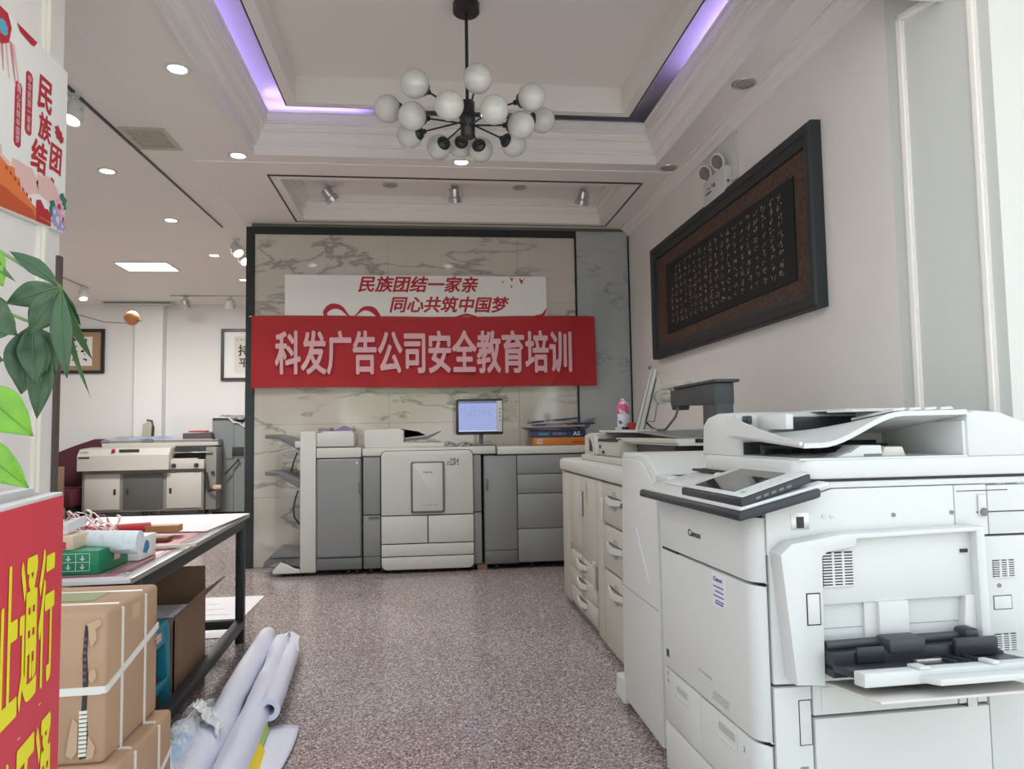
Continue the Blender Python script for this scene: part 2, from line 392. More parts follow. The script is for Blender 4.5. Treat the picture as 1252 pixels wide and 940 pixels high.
# right jamb: splayed panelled face, then the sunlit front wall
J0 = Vector((2.09, 3.03, 0)); jd = Vector((0.277, -1, 0)).normalized(); jn = Vector((-jd.y, jd.x, 0)) * -1
def jp(s_, z, o=0.0): return J0 + jd * s_ + jn * o + Vector((0, 0, z))
J1 = jp(0.475, 0)
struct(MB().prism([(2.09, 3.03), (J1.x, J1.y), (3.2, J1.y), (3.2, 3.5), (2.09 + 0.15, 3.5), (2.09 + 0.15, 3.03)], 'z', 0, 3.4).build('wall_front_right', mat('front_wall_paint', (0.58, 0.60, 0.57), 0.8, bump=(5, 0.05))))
jm = MB()
def strip(s0, s1, z0, z1, d0, d1):
    jm.hexa([jp(s0, z0, d0), jp(s1, z0, d0), jp(s1, z0, d1), jp(s0, z0, d1), jp(s0, z1, d0), jp(s1, z1, d0), jp(s1, z1, d1), jp(s0, z1, d1)])
# which way is outward (towards the doorway)
if jn.x > 0: jn = -jn
for a_, b_, h_ in ((0.06, 0.072, 0.008), (0.072, 0.088, 0.016), (0.088, 0.098, 0.009)):
    strip(a_, b_, 0.25, 3.08 - (a_ - 0.06), 0, h_); strip(0.475 - b_ + 0.012, 0.475 - a_ + 0.012, 0.25, 3.08 - (a_ - 0.06), 0, h_)
    strip(a_, 0.487 - a_, 3.08 - (b_ - 0.06), 3.08 - (a_ - 0.06), 0, h_); strip(a_, 0.487 - a_, 0.25 + (a_ - 0.06), 0.25 + (b_ - 0.06), 0, h_)
struct(jm.build('trim_13', TRIM))
# left jamb with its panel moulding, sill ledge and brown edge strip
sbox('wall_front_left', WALL, (-1.62, 2.45, 0, -1.43, 3.03, 3.4), (-1.9, 2.45, 0, -1.6, 2.6, 3.4))
lm = MB()
for y0, y1, h in ((2.862, 2.878, 0.012), (2.878, 2.902, 0.022), (2.902, 2.925, 0.010), (2.52, 2.54, 0.012), (2.54, 2.56, 0.02)):
    lm.box(-1.43, y0, 1.06, -1.43 + h, y1, 3.2)
struct(lm.build('trim_14', mat('cream_trim', (0.78, 0.76, 0.68), 0.5)))
sbox('trim_15', TRIM, (-1.43, 2.45, 1.00, -1.40, 2.955, 1.045), (-1.43, 2.45, 0, -1.41, 2.955, 1.0), bev=0.004)
sbox('trim_16', mat('brown_edge', (0.10, 0.075, 0.065), 0.5), (-1.432, 3.004, 0.0, -1.417, 3.036, 1.965))
# front above the doorway and the glazed shop front of the left room (behind the viewer's left)
sbox('wall_front', WALL, (-6.4, 2.62, 3.02, 2.3, 2.75, 3.9), (-6.45, 2.5, 0, -6.2, 2.7, 3.4), (-1.9, 2.5, 3.0, -1.43, 2.75, 3.4))
wf = struct(MB().box(-6.2, 2.58, 0.0, -1.9, 2.66, 0.12).box(-6.2, 2.58, 2.94, -1.9, 2.66, 3.02).box(-6.2, 2.58, 0.12, -6.14, 2.66, 2.94).box(-4.8, 2.58, 0.12, -4.74, 2.66, 2.94)
            .box(-3.4, 2.58, 0.12, -3.34, 2.66, 2.94).box(-1.96, 2.58, 0.12, -1.9, 2.66, 2.94).build('window_1', SILV))
for x0, x1 in ((-6.14, -4.8), (-4.74, -3.4), (-3.34, -1.96)): MB().box(x0, 2.615, 0.12, x1, 2.625, 2.94).build('pane', GLASS, wf)

# added roof on columns, out of view, put in to shade the front
sbox('added_shade_roof', CEIL, (-7, 1.0, 3.35, 6, 2.62, 3.55), bev=0)
sbox('added_roof_column', WALL, (-2.9, 1.05, 0, -2.6, 1.35, 3.35))
sbox('added_roof_column', WALL, (3.2, 1.05, 0, 3.5, 1.35, 3.35))
# ---- marble feature wall: tiles, black frame, grey slab
mw = struct(MB().box(-1.70, 7.362, 0, 2.09, 7.42, 3.34).build('wall_marble', JOINT))
zs = [0.002, 0.66, 1.36, 1.96, 2.56, 3.232]; xs = [-1.665, -0.381, 0.921, 1.515]
for i in range(3):
    for j in range(5):
        MB().box(xs[i] + 0.0012, 7.35, zs[j] + 0.0012, xs[i + 1] - 0.0012, 7.362, zs[j + 1] - 0.0012).build('marble_tile', MARB, mw)
MB().box(1.535, 7.34, 0.002, 2.085, 7.362, 3.29).build('marble_slab', MARG, mw, label='tall cool grey marble slab')
sbox('trim_17', mat('black_frame_trim', (0.02, 0.024, 0.026), 0.25), (-1.745, 7.33, 0, -1.668, 7.40, 3.30), (-1.668, 7.335, 3.234, 1.53, 7.40, 3.305), (1.517, 7.335, 0, 1.533, 7.40, 3.24), (2.072, 7.335, 0, 2.088, 7.40, 3.29))
sbox('trim_18', SILV, (1.53, 7.335, 3.29, 2.09, 7.40, 3.30))

# ================================================================== LIGHTS IN THE PLACE
def strip_light(name, label, c):
    o = MB().box(*c).build(name, PURP); tag(o, label, 'light strip'); return o
strip_light('light_strip', 'violet LED strip hidden along the left side of the ceiling coffer', (-1.36, 3.0, 3.60, -1.34, 5.5, 3.61))
strip_light('light_strip', 'violet LED strip hidden along the right side of the ceiling coffer', (1.86, 3.0, 3.60, 1.88, 4.70, 3.61))
strip_light('light_strip', 'short violet LED strip hidden at the far side of the ceiling coffer', (-1.2, 5.55, 3.60, -0.45, 5.57, 3.61))

def downlight(x, y, z, label, lit, group=None):
    t = thing('downlight', label, 'downlight', (x, y, z), group=group)
    MB().lathe([(0.052, 0), (0.052, -0.005), (0.064, -0.009), (0.070, -0.006), (0.072, 0.0)], (0, 0, 0), 24).build('rim', WPL if lit else SILV, t, local=True, smooth=40)
    MB().lathe([(0.05, -0.001), (0.05, -0.0035), (0.03, -0.006), (0.0, -0.007)], (0, 0, 0), 24).build('diffuser', DLIT if lit else DOFF, t, local=True, smooth=40)
    if lit:
        l = bpy.data.lights.new('downlight_beam', 'SPOT'); l.energy = 88 if x > -2 else 46; l.spot_size = 2.6; l.spot_blend = 1.0; l.specular_factor = 0.3; l.shadow_soft_size = 0.05; l.color = (1, 0.96, 0.9)
        lo = bpy.data.objects.new('downlight_beam', l); COL.objects.link(lo); lo.location = (x, y, z - 0.02)
    return t
downlight(-1.393, 4.24, ZC, 'lit downlight between the coffer and the air vent, nearest the viewer', True)
downlight(-2.472, 5.956, ZC, 'lit downlight left of the ceiling track, nearest of that row', True)
downlight(-2.436, 7.289, ZC, 'lit downlight left of the far end of the black track', True)
downlight(-2.425, 8.697, ZC, 'small lit downlight to the right of the far ceiling panel light', True)
downlight(-2.424, 10.062, ZC, 'tiny lit downlight farthest back against the black wall frame', True)
downlight(-1.385, 5.554, ZC, 'lit downlight at the lower left corner of the coffer', True)
downlight(0.276, 5.571, ZC, 'lit downlight just below the chandelier globes', True)
downlight(1.925, 4.151, ZC, 'unlit round downlight beside the right cornice, nearer the viewer', False)
downlight(1.93, 5.58, ZC, 'unlit round downlight above the emergency light', False)
downlight(-0.326, 6.784, 3.56, 'unlit round fitting in the recess between the left and middle spotlights', False)
downlight(0.882, 6.774, 3.56, 'unlit round fitting in the recess between the middle and right spotlights', False)
# flat panel light
t = thing('panel_light', 'bright flat rectangular panel light in the far left ceiling', 'ceiling light', (-3.37, 9.3, ZC))
bx('frame', WPL, t, (-3.68, 9.07, ZC - 0.012, -3.06, 9.52, ZC), 0.003)
bx('diffuser', DLIT, t, (-3.66, 9.09, ZC - 0.015, -3.08, 9.50, ZC - 0.012), 0)
l = bpy.data.lights.new('panel_glow', 'AREA'); l.shape = 'RECTANGLE'; l.size = 0.58; l.size_y = 0.4; l.energy = 105; l.color = (1, 0.98, 0.96)
lo = bpy.data.objects.new('panel_glow', l); COL.objects.link(lo); lo.location = (-3.37, 9.3, ZC - 0.02)
# air vent
t = thing('ceiling_vent', 'beige slatted air vent in the ceiling beside the black track', 'air vent', (-1.9, 5.27, ZC))
MB().rectloop(-2.05, -1.75, 5.08, 5.46, [(0, ZC), (0, ZC - 0.012), (0.03, ZC - 0.012), (0.035, ZC)]).build('frame', mat('beige_metal', (0.52, 0.48, 0.40), 0.5), t)
bx('backing', mat('vent_back', (0.10, 0.08, 0.06), 0.8), t, (-2.02, 5.11, ZC - 0.002, -1.78, 5.43, ZC), 0)
for i in range(9):
    y = 5.125 + i * 0.036
    MB().box(-2.02, y, ZC - 0.011, -1.78, y + 0.013, ZC - 0.002).build('slat', MATS['beige_metal'], t)
for i in range(5):
    x = -1.985 + i * 0.042
    MB().box(x, 5.11, ZC - 0.0115, x + 0.006, 5.43, ZC - 0.003).build('louver', MATS['beige_metal'], t)

def spotlight(loc, aim, label, lit, r=0.052, top=0.05, group=None):
    """track style spotlight: mount, stirrup, drum head with reflector"""
    t = thing('spotlight', label, 'spotlight', loc, group=group)
    a = Vector(aim).normalized(); c = Vector((0, 0, -top - 0.075))
    MB().lathe([(0.035, 0), (0.035, -0.018), (0.012, -0.022), (0.012, -top + 0.005)], (0, 0, 0), 16).build('mount', WPL2, t, local=True, smooth=40)
    side = a.cross(Vector((0, 0, 1))).normalized()
    MB().tube([c + side * (r + .008), c + side * (r + .010) + Vector((0, 0, .05)), Vector((0, 0, -top + .012)) + side * .02, Vector((0, 0, -top + .012)) - side * .02, c - side * (r + .010) + Vector((0, 0, .05)), c - side * (r + .008)], (0.014, 0.004), flat=a).build('bracket', WPL2, t, local=True)
    MB().lathe([(0.026, -0.075), (r * .72, -0.07), (r * .8, -0.02), (r * .8, 0.0), (r, 0.01), (r, 0.055), (r * .88, 0.055), (r * .6, 0.03), (0.02, 0.02)], c, 20, a).build('head', SILV if not lit else WPL2, t, local=True, smooth=40)
    MB().lathe([(r * .8, 0.034), (r * .8, 0.046), (0.0, 0.05)], c, 20, a).build('lamp', DLIT if lit else CHROME, t, local=True, smooth=40)
    return t
for x, y, wch, a in ((-0.878, 6.8, 'left', (.55, .35, -.75)), (0.27, 6.74, 'middle', (.05, .4, -.9)), (1.478, 6.74, 'right', (-.1, .4, -.9))):
    spotlight((x, y, 3.56), a, f'{wch} chrome spotlight hanging in the black-edged ceiling recess', False, r=0.062, top=0.035)
# near ceiling track, its wall-washers and the far track
t = thing('ceiling_track', 'long thin black lighting track running back across the left ceiling', 'lighting track', (-2.06, 6.0, ZC))
MB().prism([(-2.125, 4.0), (-2.105, 4.0), (-2.008, 7.49), (-2.02, 7.49)], 'z', ZC - 0.012, ZC).build('rail', BLACK, t)
spotlight((-2.11, 4.60, ZC), (-.15, -.3, -.9), 'large lit spotlight hanging at the near end of the black track', True, r=0.062)
spotlight((-1.99, 7.95, ZC), (.5, -.4, -.75), 'lit spotlight beside the upper left corner of the black wall frame', True, r=0.062)
spotlight((-2.02, 8.35, ZC), (.6, -.5, -.7), 'half hidden lit spotlight behind the black wall frame corner', True, r=0.06)
t = thing('ceiling_track', 'thin white lighting track across the far left ceiling', 'lighting track', (-3.1, 11.22, ZC))
bx('rail', SILV, t, (-3.75, 11.21, ZC - 0.014, -2.3, 11.23, ZC), 0.002)
spotlight((-3.53, 11.22, ZC - 0.01), (.1, .3, -.9), 'dark chrome spotlight at the left on the far white track', False, r=0.075)
spotlight((-2.90, 11.22, ZC - 0.01), (.0, .3, -.9), 'lit spotlight at the right on the far white track', True, r=0.075)
t = thing('ceiling_track', 'thin grey lighting track at the far left beside the door jamb', 'lighting track', (-4.66, 10.2, ZC))
bx('rail', SILV, t, (-4.67, 9.6, ZC - 0.014, -4.65, 10.7, ZC), 0.002)
spotlight((-4.66, 10.55, ZC - 0.01), (.25, -.3, -.9), 'white spotlight on the far grey track near the jamb', True, r=0.06)
t = thing('slot_diffuser', 'grey slotted air diffuser where the far left ceiling meets the wall', 'air diffuser', (-4.35, 11.8, ZC))
bx('frame', WPL2, t, (-4.9, 11.70, ZC - 0.05, -3.86, 11.81, ZC), 0.006)
bx('slot', SEAM, t, (-4.86, 11.695, ZC - 0.032, -3.90, 11.70, ZC - 0.018), 0)
# copper ball on a thin wire
t = thing('hanging_ball', 'small copper ball hanging on a thin slanting wire', 'ornament', (-3.43, 9.0, 2.655))
MB().sphere((-3.43, 9.0, 2.655), 0.085, 20).build('ball', mat('copper', (0.62, 0.27, 0.13), 0.35, metal=0.6), t, smooth=180)
MB().tube([(-5.2, 10.6, 3.15), (-4.4, 9.85, 2.83), (-3.9, 9.4, 2.67), (-3.5, 9.03, 2.60), (-3.3, 8.95, 2.62)], 0.005, 6).build('wire', BLACK, t)

# ---- chandelier
t = thing('chandelier', 'black rod chandelier with fourteen white glass globes hanging in the coffer', 'chandelier', (0.245, 4.15, 3.75))
cx, cy = 0.245, 4.15
MB().lathe([(0.0, 0.0), (0.078, 0.0), (0.078, -0.05), (0.072, -0.056), (0, -0.056)], (cx, cy, 3.75), 28).build('canopy', BLACK, t, smooth=40)
MB().cyl((cx, cy, 3.70), (cx, cy, 3.15), 0.010, n=12).build('rod', BLACK, t, smooth=60)
MB().lathe([(0, 3.165), (0.038, 3.165), (0.042, 3.160), (0.042, 3.105), (0.046, 3.10), (0.046, 3.04), (0.042, 3.035), (0.042, 2.955), (0.038, 2.95), (0, 2.95)], (cx, cy, 0), 24).build('hub', BLACK, t, smooth=40)
balls = [[-0.053, 3.86, 3.121], [0.278, 3.76, 3.112], [0.588, 3.92, 3.096], [0.125, 3.72, 2.943], [0.361, 3.75, 2.942], [-0.069, 3.95, 2.981], [0.534, 3.98, 2.962],
         [-0.209, 4.12, 3.093], [0.707, 4.3, 3.135], [-0.091, 4.36, 3.043], [0.087, 4.5, 3.028], [0.224, 4.6, 3.082], [0.349, 4.53, 3.032], [0.54, 4.38, 3.014]]
for b in balls:
    b = Vector(b); hz = min(max(cz0, 2.98), 3.13) if (cz0 := 3.055 + (b.z - 3.05) * 0.35) else 3.05
    p = Vector((cx, cy, hz)); dr = (b - p).normalized()
    am = MB().cyl(p, b - dr * 0.07, 0.0055, n=8).build('arm', BLACK, t, smooth=60)
    MB().lathe([(0.008, -0.115), (0.014, -0.11), (0.016, -0.088), (0.036, -0.080), (0.044, -0.066), (0.040, -0.058), (0.0, -0.058)], b, 18, dr).build('cap', BLACK, am, smooth=40)
    MB().sphere(b, 0.077, 28).build('globe', GLOBE, t, smooth=180)

# ================================================================== FEATURE WALL SIGNS
t = thing('slogan_board', 'white board with red slogan lettering fixed on the marble wall behind the red banner', 'sign', (-0.08, 7.32, 2.2))
bx('board', WHB, t, (-1.375, 7.322, 2.10, 1.211, 7.334, 2.825), 0)
X, Z = (1, 0, 0), (0, 0, 1)
text('lettering', '民族团结一家亲', REDP, t, (-0.672, 7.3205, 2.655), X, Z, 1.19, 0.165, bold=0.03, shear=0.22)
text('lettering', '同心共筑中国梦', REDP, t, (-0.366, 7.3205, 2.452), X, Z, 1.195, 0.165, bold=0.03, shear=0.22)
# heart outline ribbon
def ribbon(name, pts, ws, m, parent, y, n=28):
    P = []
    for i in range(n + 1):   # catmull-rom through pts
        u = i / n * (len(pts) - 1); k = min(int(u), len(pts) - 2); f = u - k
        p0, p1, p2, p3 = (Vector(pts[max(k - 1, 0)]), Vector(pts[k]), Vector(pts[k + 1]), Vector(pts[min(k + 2, len(pts) - 1)]))
        q = 0.5 * ((2 * p1) + (-p0 + p2) * f + (2 * p0 - 5 * p1 + 4 * p2 - p3) * f * f + (-p0 + 3 * p1 - 3 * p2 + p3) * f ** 3)
        P.append((q, ws[k] * (1 - f) + ws[k + 1] * f))
    mb = MB()
    N_ = []
    for i in range(n + 1):
        d = (P[min(i + 1, n)][0] - P[max(i - 1, 0)][0]).normalized(); N_.append(Vector((-d.y, d.x)))
    for i in range(n):
        (a, wa), (b, wb_) = P[i], P[i + 1]
        q = [a + N_[i] * wa, b + N_[i + 1] * wb_, b - N_[i + 1] * wb_, a - N_[i] * wa]
        mb.face([(v.x, y, v.y) for v in q])
    return mb.build(name, m, parent, recalc=False)
ribbon('heart_ribbon', [(-0.96, 2.38), (-0.99, 2.45), (-0.93, 2.51), (-0.84, 2.50), (-0.76, 2.42), (-0.70, 2.42), (-0.62, 2.49), (-0.53, 2.48), (-0.47, 2.41), (-0.46, 2.36)],
       [.012, .022, .03, .022, .006, .004, .018, .03, .02, .008], REDP, t, 7.3203)
ribbon('wave_ribbon', [(0.28, 2.405), (0.40, 2.43), (0.52, 2.405)], [.004, .014, .004], REDP, t, 7.3203, 10)
ribbon('wave_ribbon', [(1.10, 2.40), (1.17, 2.43), (1.208, 2.50)], [.03, .018, .002], REDP, t, 7.3203, 10)
for bx_, bz, s in ((0.77, 2.765, 0.6), (0.865, 2.795, 1.0), (0.965, 2.775, 1.3), (0.86, 2.72, 0.7)):
    mb = MB(); q = 0.03 * s
    mb.face([(bx_ - q, 7.3203, bz + q * .9), (bx_, 7.3203, bz + q * .2), (bx_ + q * .9, 7.3203, bz + q * 1.0), (bx_ + q * .1, 7.3203, bz - q * .1), (bx_ - q * .1, 7.3203, bz - q)])
    mb.build('dove', REDP, t, recalc=False)

# red cloth banner, gently rippled and see-through enough to show the board's edge
t = thing('cloth_banner', 'long red cloth banner with pale pink characters strung across the marble wall', 'banner', (0, 7.29, 1.71))
def bann(u, v):
    x = -1.68 + 3.375 * u; z = 1.712 + 0.70 * v + 0.006 * math.sin(u * 9) - (0.010 * u * (1 - v))
    if u > 0.97: x += 0.012 * (1 - v)
    return (x, 7.288 - 0.006 * math.sin(u * 37 + v * 5) - 0.004 * math.sin(u * 90 - v * 9) * (1 - v) - 0.005 * math.sin(v * 7 + u * 16), z)
rb = mat('banner_cloth', (0.43, 0.012, 0.02), 0.7, bump=(25, 0.25), alpha=0.93)
MB().grid(bann, 120, 14).build('cloth', rb, t, smooth=180, recalc=False)
text('lettering', '科发广告公司安全教育培训', PINK, t, (-1.455, 7.268, 1.835), X, Z, 2.905, 0.435, bold=0.03, ext=0.002)
MB().tube([(-1.68, 7.288, 2.41), (-1.71, 7.32, 2.41)], 0.004, 6).build('cord', STRAP, t)
MB().tube([(1.695, 7.288, 2.41), (1.74, 7.335, 2.412)], 0.004, 6).build('cord', STRAP, t)

# ================================================================== BACK ROW MACHINES  (front plane y = 6.8)
YF = 6.8
# --- finisher with trays
t = thing('paper_finisher', 'grey and white paper finisher with two output trays at the left of the back row', 'finisher', (-0.87, YF, 0))
bx('side_cover', OFFW, t, (-1.14, YF, 0.03, -1.0, 7.28, 1.285), 0.012)
bx('body', OFFW, t, (-1.0, YF + 0.03, 0.045, -0.595, 7.28, 1.14), 0.008)
bx('front_door', GPL, t, (-0.995, YF - 0.006, 0.155, -0.60, YF + 0.03, 1.04), 0.022, seg=3)
bx('shadow_gap', SEAM, t, (-0.999, YF + 0.015, 0.046, -0.596, YF + 0.0305, 1.139), 0)
bx('plinth_panel', GPLD, t, (-0.995, YF + 0.002, 0.05, -0.60, YF + 0.03, 0.150), 0.004)
bx('front_rail', OFFW, t, (-0.995, YF - 0.004, 1.045, -0.60, YF + 0.03, 1.135), 0.006)
bx('top_box', OFFW, t, (-1.0, YF + 0.02, 1.142, -0.665, 7.2, 1.272), 0.012)
bx('door_handle', GPLD, t, (-0.628, YF - 0.014, 0.72, -0.604, YF - 0.006, 0.83), 0.004)
bx('label_mark', WPL, t, (-0.645, YF - 0.008, 0.985, -0.63, YF - 0.006, 1.01), 0)
def tray(z0, z1, x0, name='output_tray', m=GPLD):
    mb = MB().prism([(-1.14, z0), (-1.14, z0 - 0.09), (x0 + 0.12, z1 - 0.03), (x0, z1 - 0.02), (x0, z1 + 0.015), (x0 + 0.12, z1 + 0.01)], 'y', YF + 0.03, 7.2, bev=0.006)
    return mb.build(name, m, t, smooth=35)
tray(1.20, 1.25, -1.452); tray(0.86, 0.92, -1.452)
bx('tray_lift', OFFW, t, (-1.19, YF + 0.02, 1.14, -1.13, 7.0, 1.20), 0.01); bx('tray_lift', OFFW, t, (-1.18, YF + 0.1, 0.93, -1.13, 7.0, 1.0), 0.01)
MB().tube([(-1.17, YF + 0.05, 1.10), (-1.20, YF + 0.03, 1.02), (-1.22, YF + 0.03, 0.93)], 0.007, 8).build('cable', BLK, t, smooth=180)
MB().tube([(-1.16, YF + 0.03, 0.76), (-1.18, YF + 0.02, 0.70), (-1.20, YF + 0.02, 0.60), (-1.19, YF + 0.02, 0.52), (-1.145, YF + 0.03, 0.46)], 0.008, 8).build('cable', BLK, t, smooth=180)
MB().prism([(-1.47, 0.07), (-1.45, 0.14), (-1.35, 0.235), (-1.14, 0.21), (-1.14, 0.08), (-1.22, 0.10), (-1.30, 0.145), (-1.38, 0.11)], 'y', YF + 0.02, 7.2, bev=0.006).build('lower_tray', GPLD, t, smooth=35)
bx('tray_slot', SEAM, t, (-1.40, YF + 0.012, 0.165, -1.14, YF + 0.02, 0.172), 0)
MB().prism([(-1.375, 0.03), (-1.375, 0.06), (-1.31, 0.13), (-1.25, 0.11), (-1.2, 0.075), (-1.14, 0.06), (-1.14, 0.03)], 'y', YF, 7.2, bev=0.008).build('foot_cover', WPL2, t, smooth=35)
def caster(x, y, par, r=0.022):
    MB().cyl((x - 0.012, y, r), (x + 0.012, y, r), r, n=14).box(x - 0.008, y - 0.012, r, x + 0.008, y + 0.012, 0.055).build('caster', BLK, par, smooth=40)
for x in (-1.28, -0.72, -0.64): caster(x, YF + 0.06, t)
for x in (-1.28, -0.64): caster(x, 7.15, t)

# --- main production printer
t = thing('production_printer', 'large printer with a white rounded front in the middle of the back row', 'printer', (0, YF, 0))
bx('body', GPL, t, (-0.585, YF + 0.02, 0.045, 0.485, 7.3, 1.05), 0.006)
bx('shadow_gap', SEAM, t, (-0.584, YF + 0.012, 0.05, 0.484, YF + 0.0205, 1.046), 0)
bx('side_door', GPL, t, (-0.582, YF, 0.53, -0.43, YF + 0.02, 1.045), 0.004); bx('side_door', GPL, t, (-0.582, YF, 0.16, -0.43, YF + 0.02, 0.52), 0.004)
bx('plinth_panel', GPLD, t, (-0.582, YF, 0.05, -0.43, YF + 0.02, 0.155), 0.003)
bx('door_handle', GPLD, t, (-0.54, YF - 0.008, 0.495, -0.44, YF, 0.515), 0.003)
bx('side_door', GPL, t, (0.408, YF, 0.53, 0.484, YF + 0.02, 1.045), 0.004); bx('side_door', GPL, t, (0.408, YF, 0.06, 0.484, YF + 0.02, 0.52), 0.004)
bx('top_cover', OFFW, t, (-0.59, YF - 0.01, 1.053, 0.63, 7.3, 1.125), 0.012)
bx('top_joint', SEAM, t, (0.618, YF - 0.012, 1.03, 0.626, YF + 0.3, 1.13), 0)
# white rounded front divided into panels
def rpanel(x0, x1, z0, z1, rr, name, m=OFFW, y0=YF - 0.035, y1=YF + 0.01, corners=(0, 0, 0, 0)):
    pts = []
    for (cx_, cz_, a0, on) in ((x0, z0, PI, corners[0]), (x1, z0, 1.5 * PI, corners[1]), (x1, z1, 0, corners[2]), (x0, z1, 0.5 * PI, corners[3])):
        if on:
            ox = cx_ + (rr if cx_ == x0 else -rr); oz = cz_ + (rr if cz_ == z0 else -rr)
            for k in range(7): a = a0 + k / 6 * PI / 2; pts.append((ox + math.cos(a) * rr, oz + math.sin(a) * rr))
        else: pts.append((cx_, cz_))
    return MB().prism(pts, 'y', y0, y1, bev=0.005).build(name, m, t, smooth=35)
rpanel(-0.425, 0.412, 0.03, 1.10, 0.05, 'front_backing', SEAM, YF - 0.02, YF + 0.012, (1, 1, 1, 1))
rpanel(-0.42, 0.407, 0.520, 1.095, 0.05, 'upper_door', corners=(0, 0, 1, 1))
rpanel(-0.42, -0.010, 0.267, 0.510, 0.05, 'drawer'); rpanel(-0.001, 0.407, 0.267, 0.510, 0.05, 'drawer')
rpanel(-0.42, 0.407, 0.154, 0.258, 0.05, 'drawer'); rpanel(-0.42, 0.407, 0.034, 0.145, 0.05, 'drawer', corners=(1, 1, 0, 0))
rpanel(-0.158, 0.150, 0.532, 0.998, 0.02, 'window_surround', GPLD, YF - 0.048, YF - 0.03, (1, 1, 1, 1))
wp = rpanel(-0.138, 0.130, 0.552, 0.982, 0.014, 'window_panel', OFFW, YF - 0.054, YF - 0.04, (1, 1, 1, 1))
text('lettering', 'Canon', SEAM, wp, (-0.045, YF - 0.0545, 0.895), X, Z, 0.085, 0.016, bold=0.02)
text('lettering', 'varioPRINT 140', GPLD, wp, (-0.07, YF - 0.0545, 0.60), X, Z, 0.15, 0.009)
scribble('sticker', mat('sticker_silver', (0.36, 0.36, 0.35), 0.3, metal=0.3), t, (0.165, YF - 0.0362, 0.955), X, Z, 0.12, 0.07, 4, 3, seed=5, wd=0.012)
# document feeder on the printer
MB().prism([(-0.575, 1.126), (-0.575, 1.29), (-0.26, 1.30), (-0.22, 1.28), (-0.22, 1.175), (0.15, 1.165), (0.15, 1.126)], 'y', YF + 0.05, 7.2, bev=0.008).build('document_feeder', OFFW, t, smooth=35)
MB().prism([(-0.22, 1.19), (-0.20, 1.185), (0.0, 1.20), (0.12, 1.265), (0.12, 1.275), (-0.01, 1.225), (-0.22, 1.205)], 'y', YF + 0.08, 7.1, bev=0.003).build('feeder_tray', GPLD, t, smooth=35)
MB().prism([(-0.26, 1.21), (-0.26, 1.30), (-0.09, 1.27), (-0.02, 1.235)], 'y', YF + 0.35, 7.15, bev=0.004).build('feeder_guide', OFFW, t, smooth=35)
for x in (-0.52, -0.42, 0.33, 0.40): caster(x, YF + 0.06, t)
for x in (-0.5, 0.4): caster(x, 7.2, t)
bx('foot_block', CARD2, t, (0.44, YF + 0.01, 0.0, 0.53, YF + 0.1, 0.05), 0.003)
# --- stacker / paper deck at the right
t = thing('paper_deck', 'grey paper deck with four drawers at the right of the back row', 'paper deck', (0.85, YF, 0))
bx('body', GPLD, t, (0.505, YF + 0.022, 0.05, 1.50, 7.3, 1.045), 0.004)
bx('shadow_gap', SEAM, t, (0.507, YF + 0.012, 0.055, 1.499, YF + 0.0225, 1.042), 0)
bx('tall_door', GPL, t, (0.512, YF, 0.175, 0.812, YF + 0.022, 1.035), 0.004); bx('plinth_panel', GPLD, t, (0.512, YF, 0.052, 0.812, YF + 0.022, 0.17), 0.003)
for z0, z1 in ((0.864, 1.035), (0.684, 0.858), (0.364, 0.678), (0.060, 0.358)): bx('drawer', GPL, t, (0.820, YF, z0, 1.498, YF + 0.022, z1), 0.004)
bx('door_handle', GPLD, t, (0.522, YF - 0.008, 0.72, 0.548, YF, 0.83), 0.003)
bx('top_cover', OFFW, t, (0.635, YF - 0.01, 1.046, 1.52, 7.3, 1.118), 0.012)
for x in (0.62, 0.95, 1.4): caster(x, YF + 0.06, t); caster(x, 7.2, t)
# papers lying on the machines
t = thing('paper_stack', 'loose purple printed sheets lying on top of the finisher', 'papers', (-0.82, 7.0, 1.272))
lil = mat('lilac_print', (0.22, 0.17, 0.32), 0.5); 
MB().hexa([(-0.95, YF + .03, 1.273), (-0.68, YF + .03, 1.273), (-0.68, 7.1, 1.273), (-0.95, 7.1, 1.273), (-0.95, YF + .03, 1.285), (-0.68, YF + .03, 1.285), (-0.68, 7.1, 1.285), (-0.95, 7.1, 1.285)]).build('sheet', PAPER, t)
MB().prism([(-0.96, 1.286), (-0.86, 1.290), (-0.76, 1.335), (-0.69, 1.305), (-0.67, 1.290), (-0.72, 1.288)], 'y', YF + .05, 7.05).build('sheet', lil, t)
MB().box(-0.99, YF + .06, 1.286, -0.88, 7.1, 1.315).build('booklet', mat('mauve_print', (0.28, 0.20, 0.22), 0.5), t)
t = thing('crumpled_sheet', 'crumpled printed sheet beside the document feeder on the back printer', 'papers', (0.30, 6.95, 1.125))
rnd = random.Random(4)
def crum(u, v): return (0.17 + 0.24 * u, YF + 0.05 + 0.2 * v, 1.128 + 0.03 * rnd.random() + 0.02 * math.sin(u * 9))
MB().grid(crum, 9, 5, 0.001).build('sheet', mat('printed_sheet', (0.5, 0.5, 0.47), 0.6, noise=(60, (0.2, 0.2, 0.2), 0.2)), t)
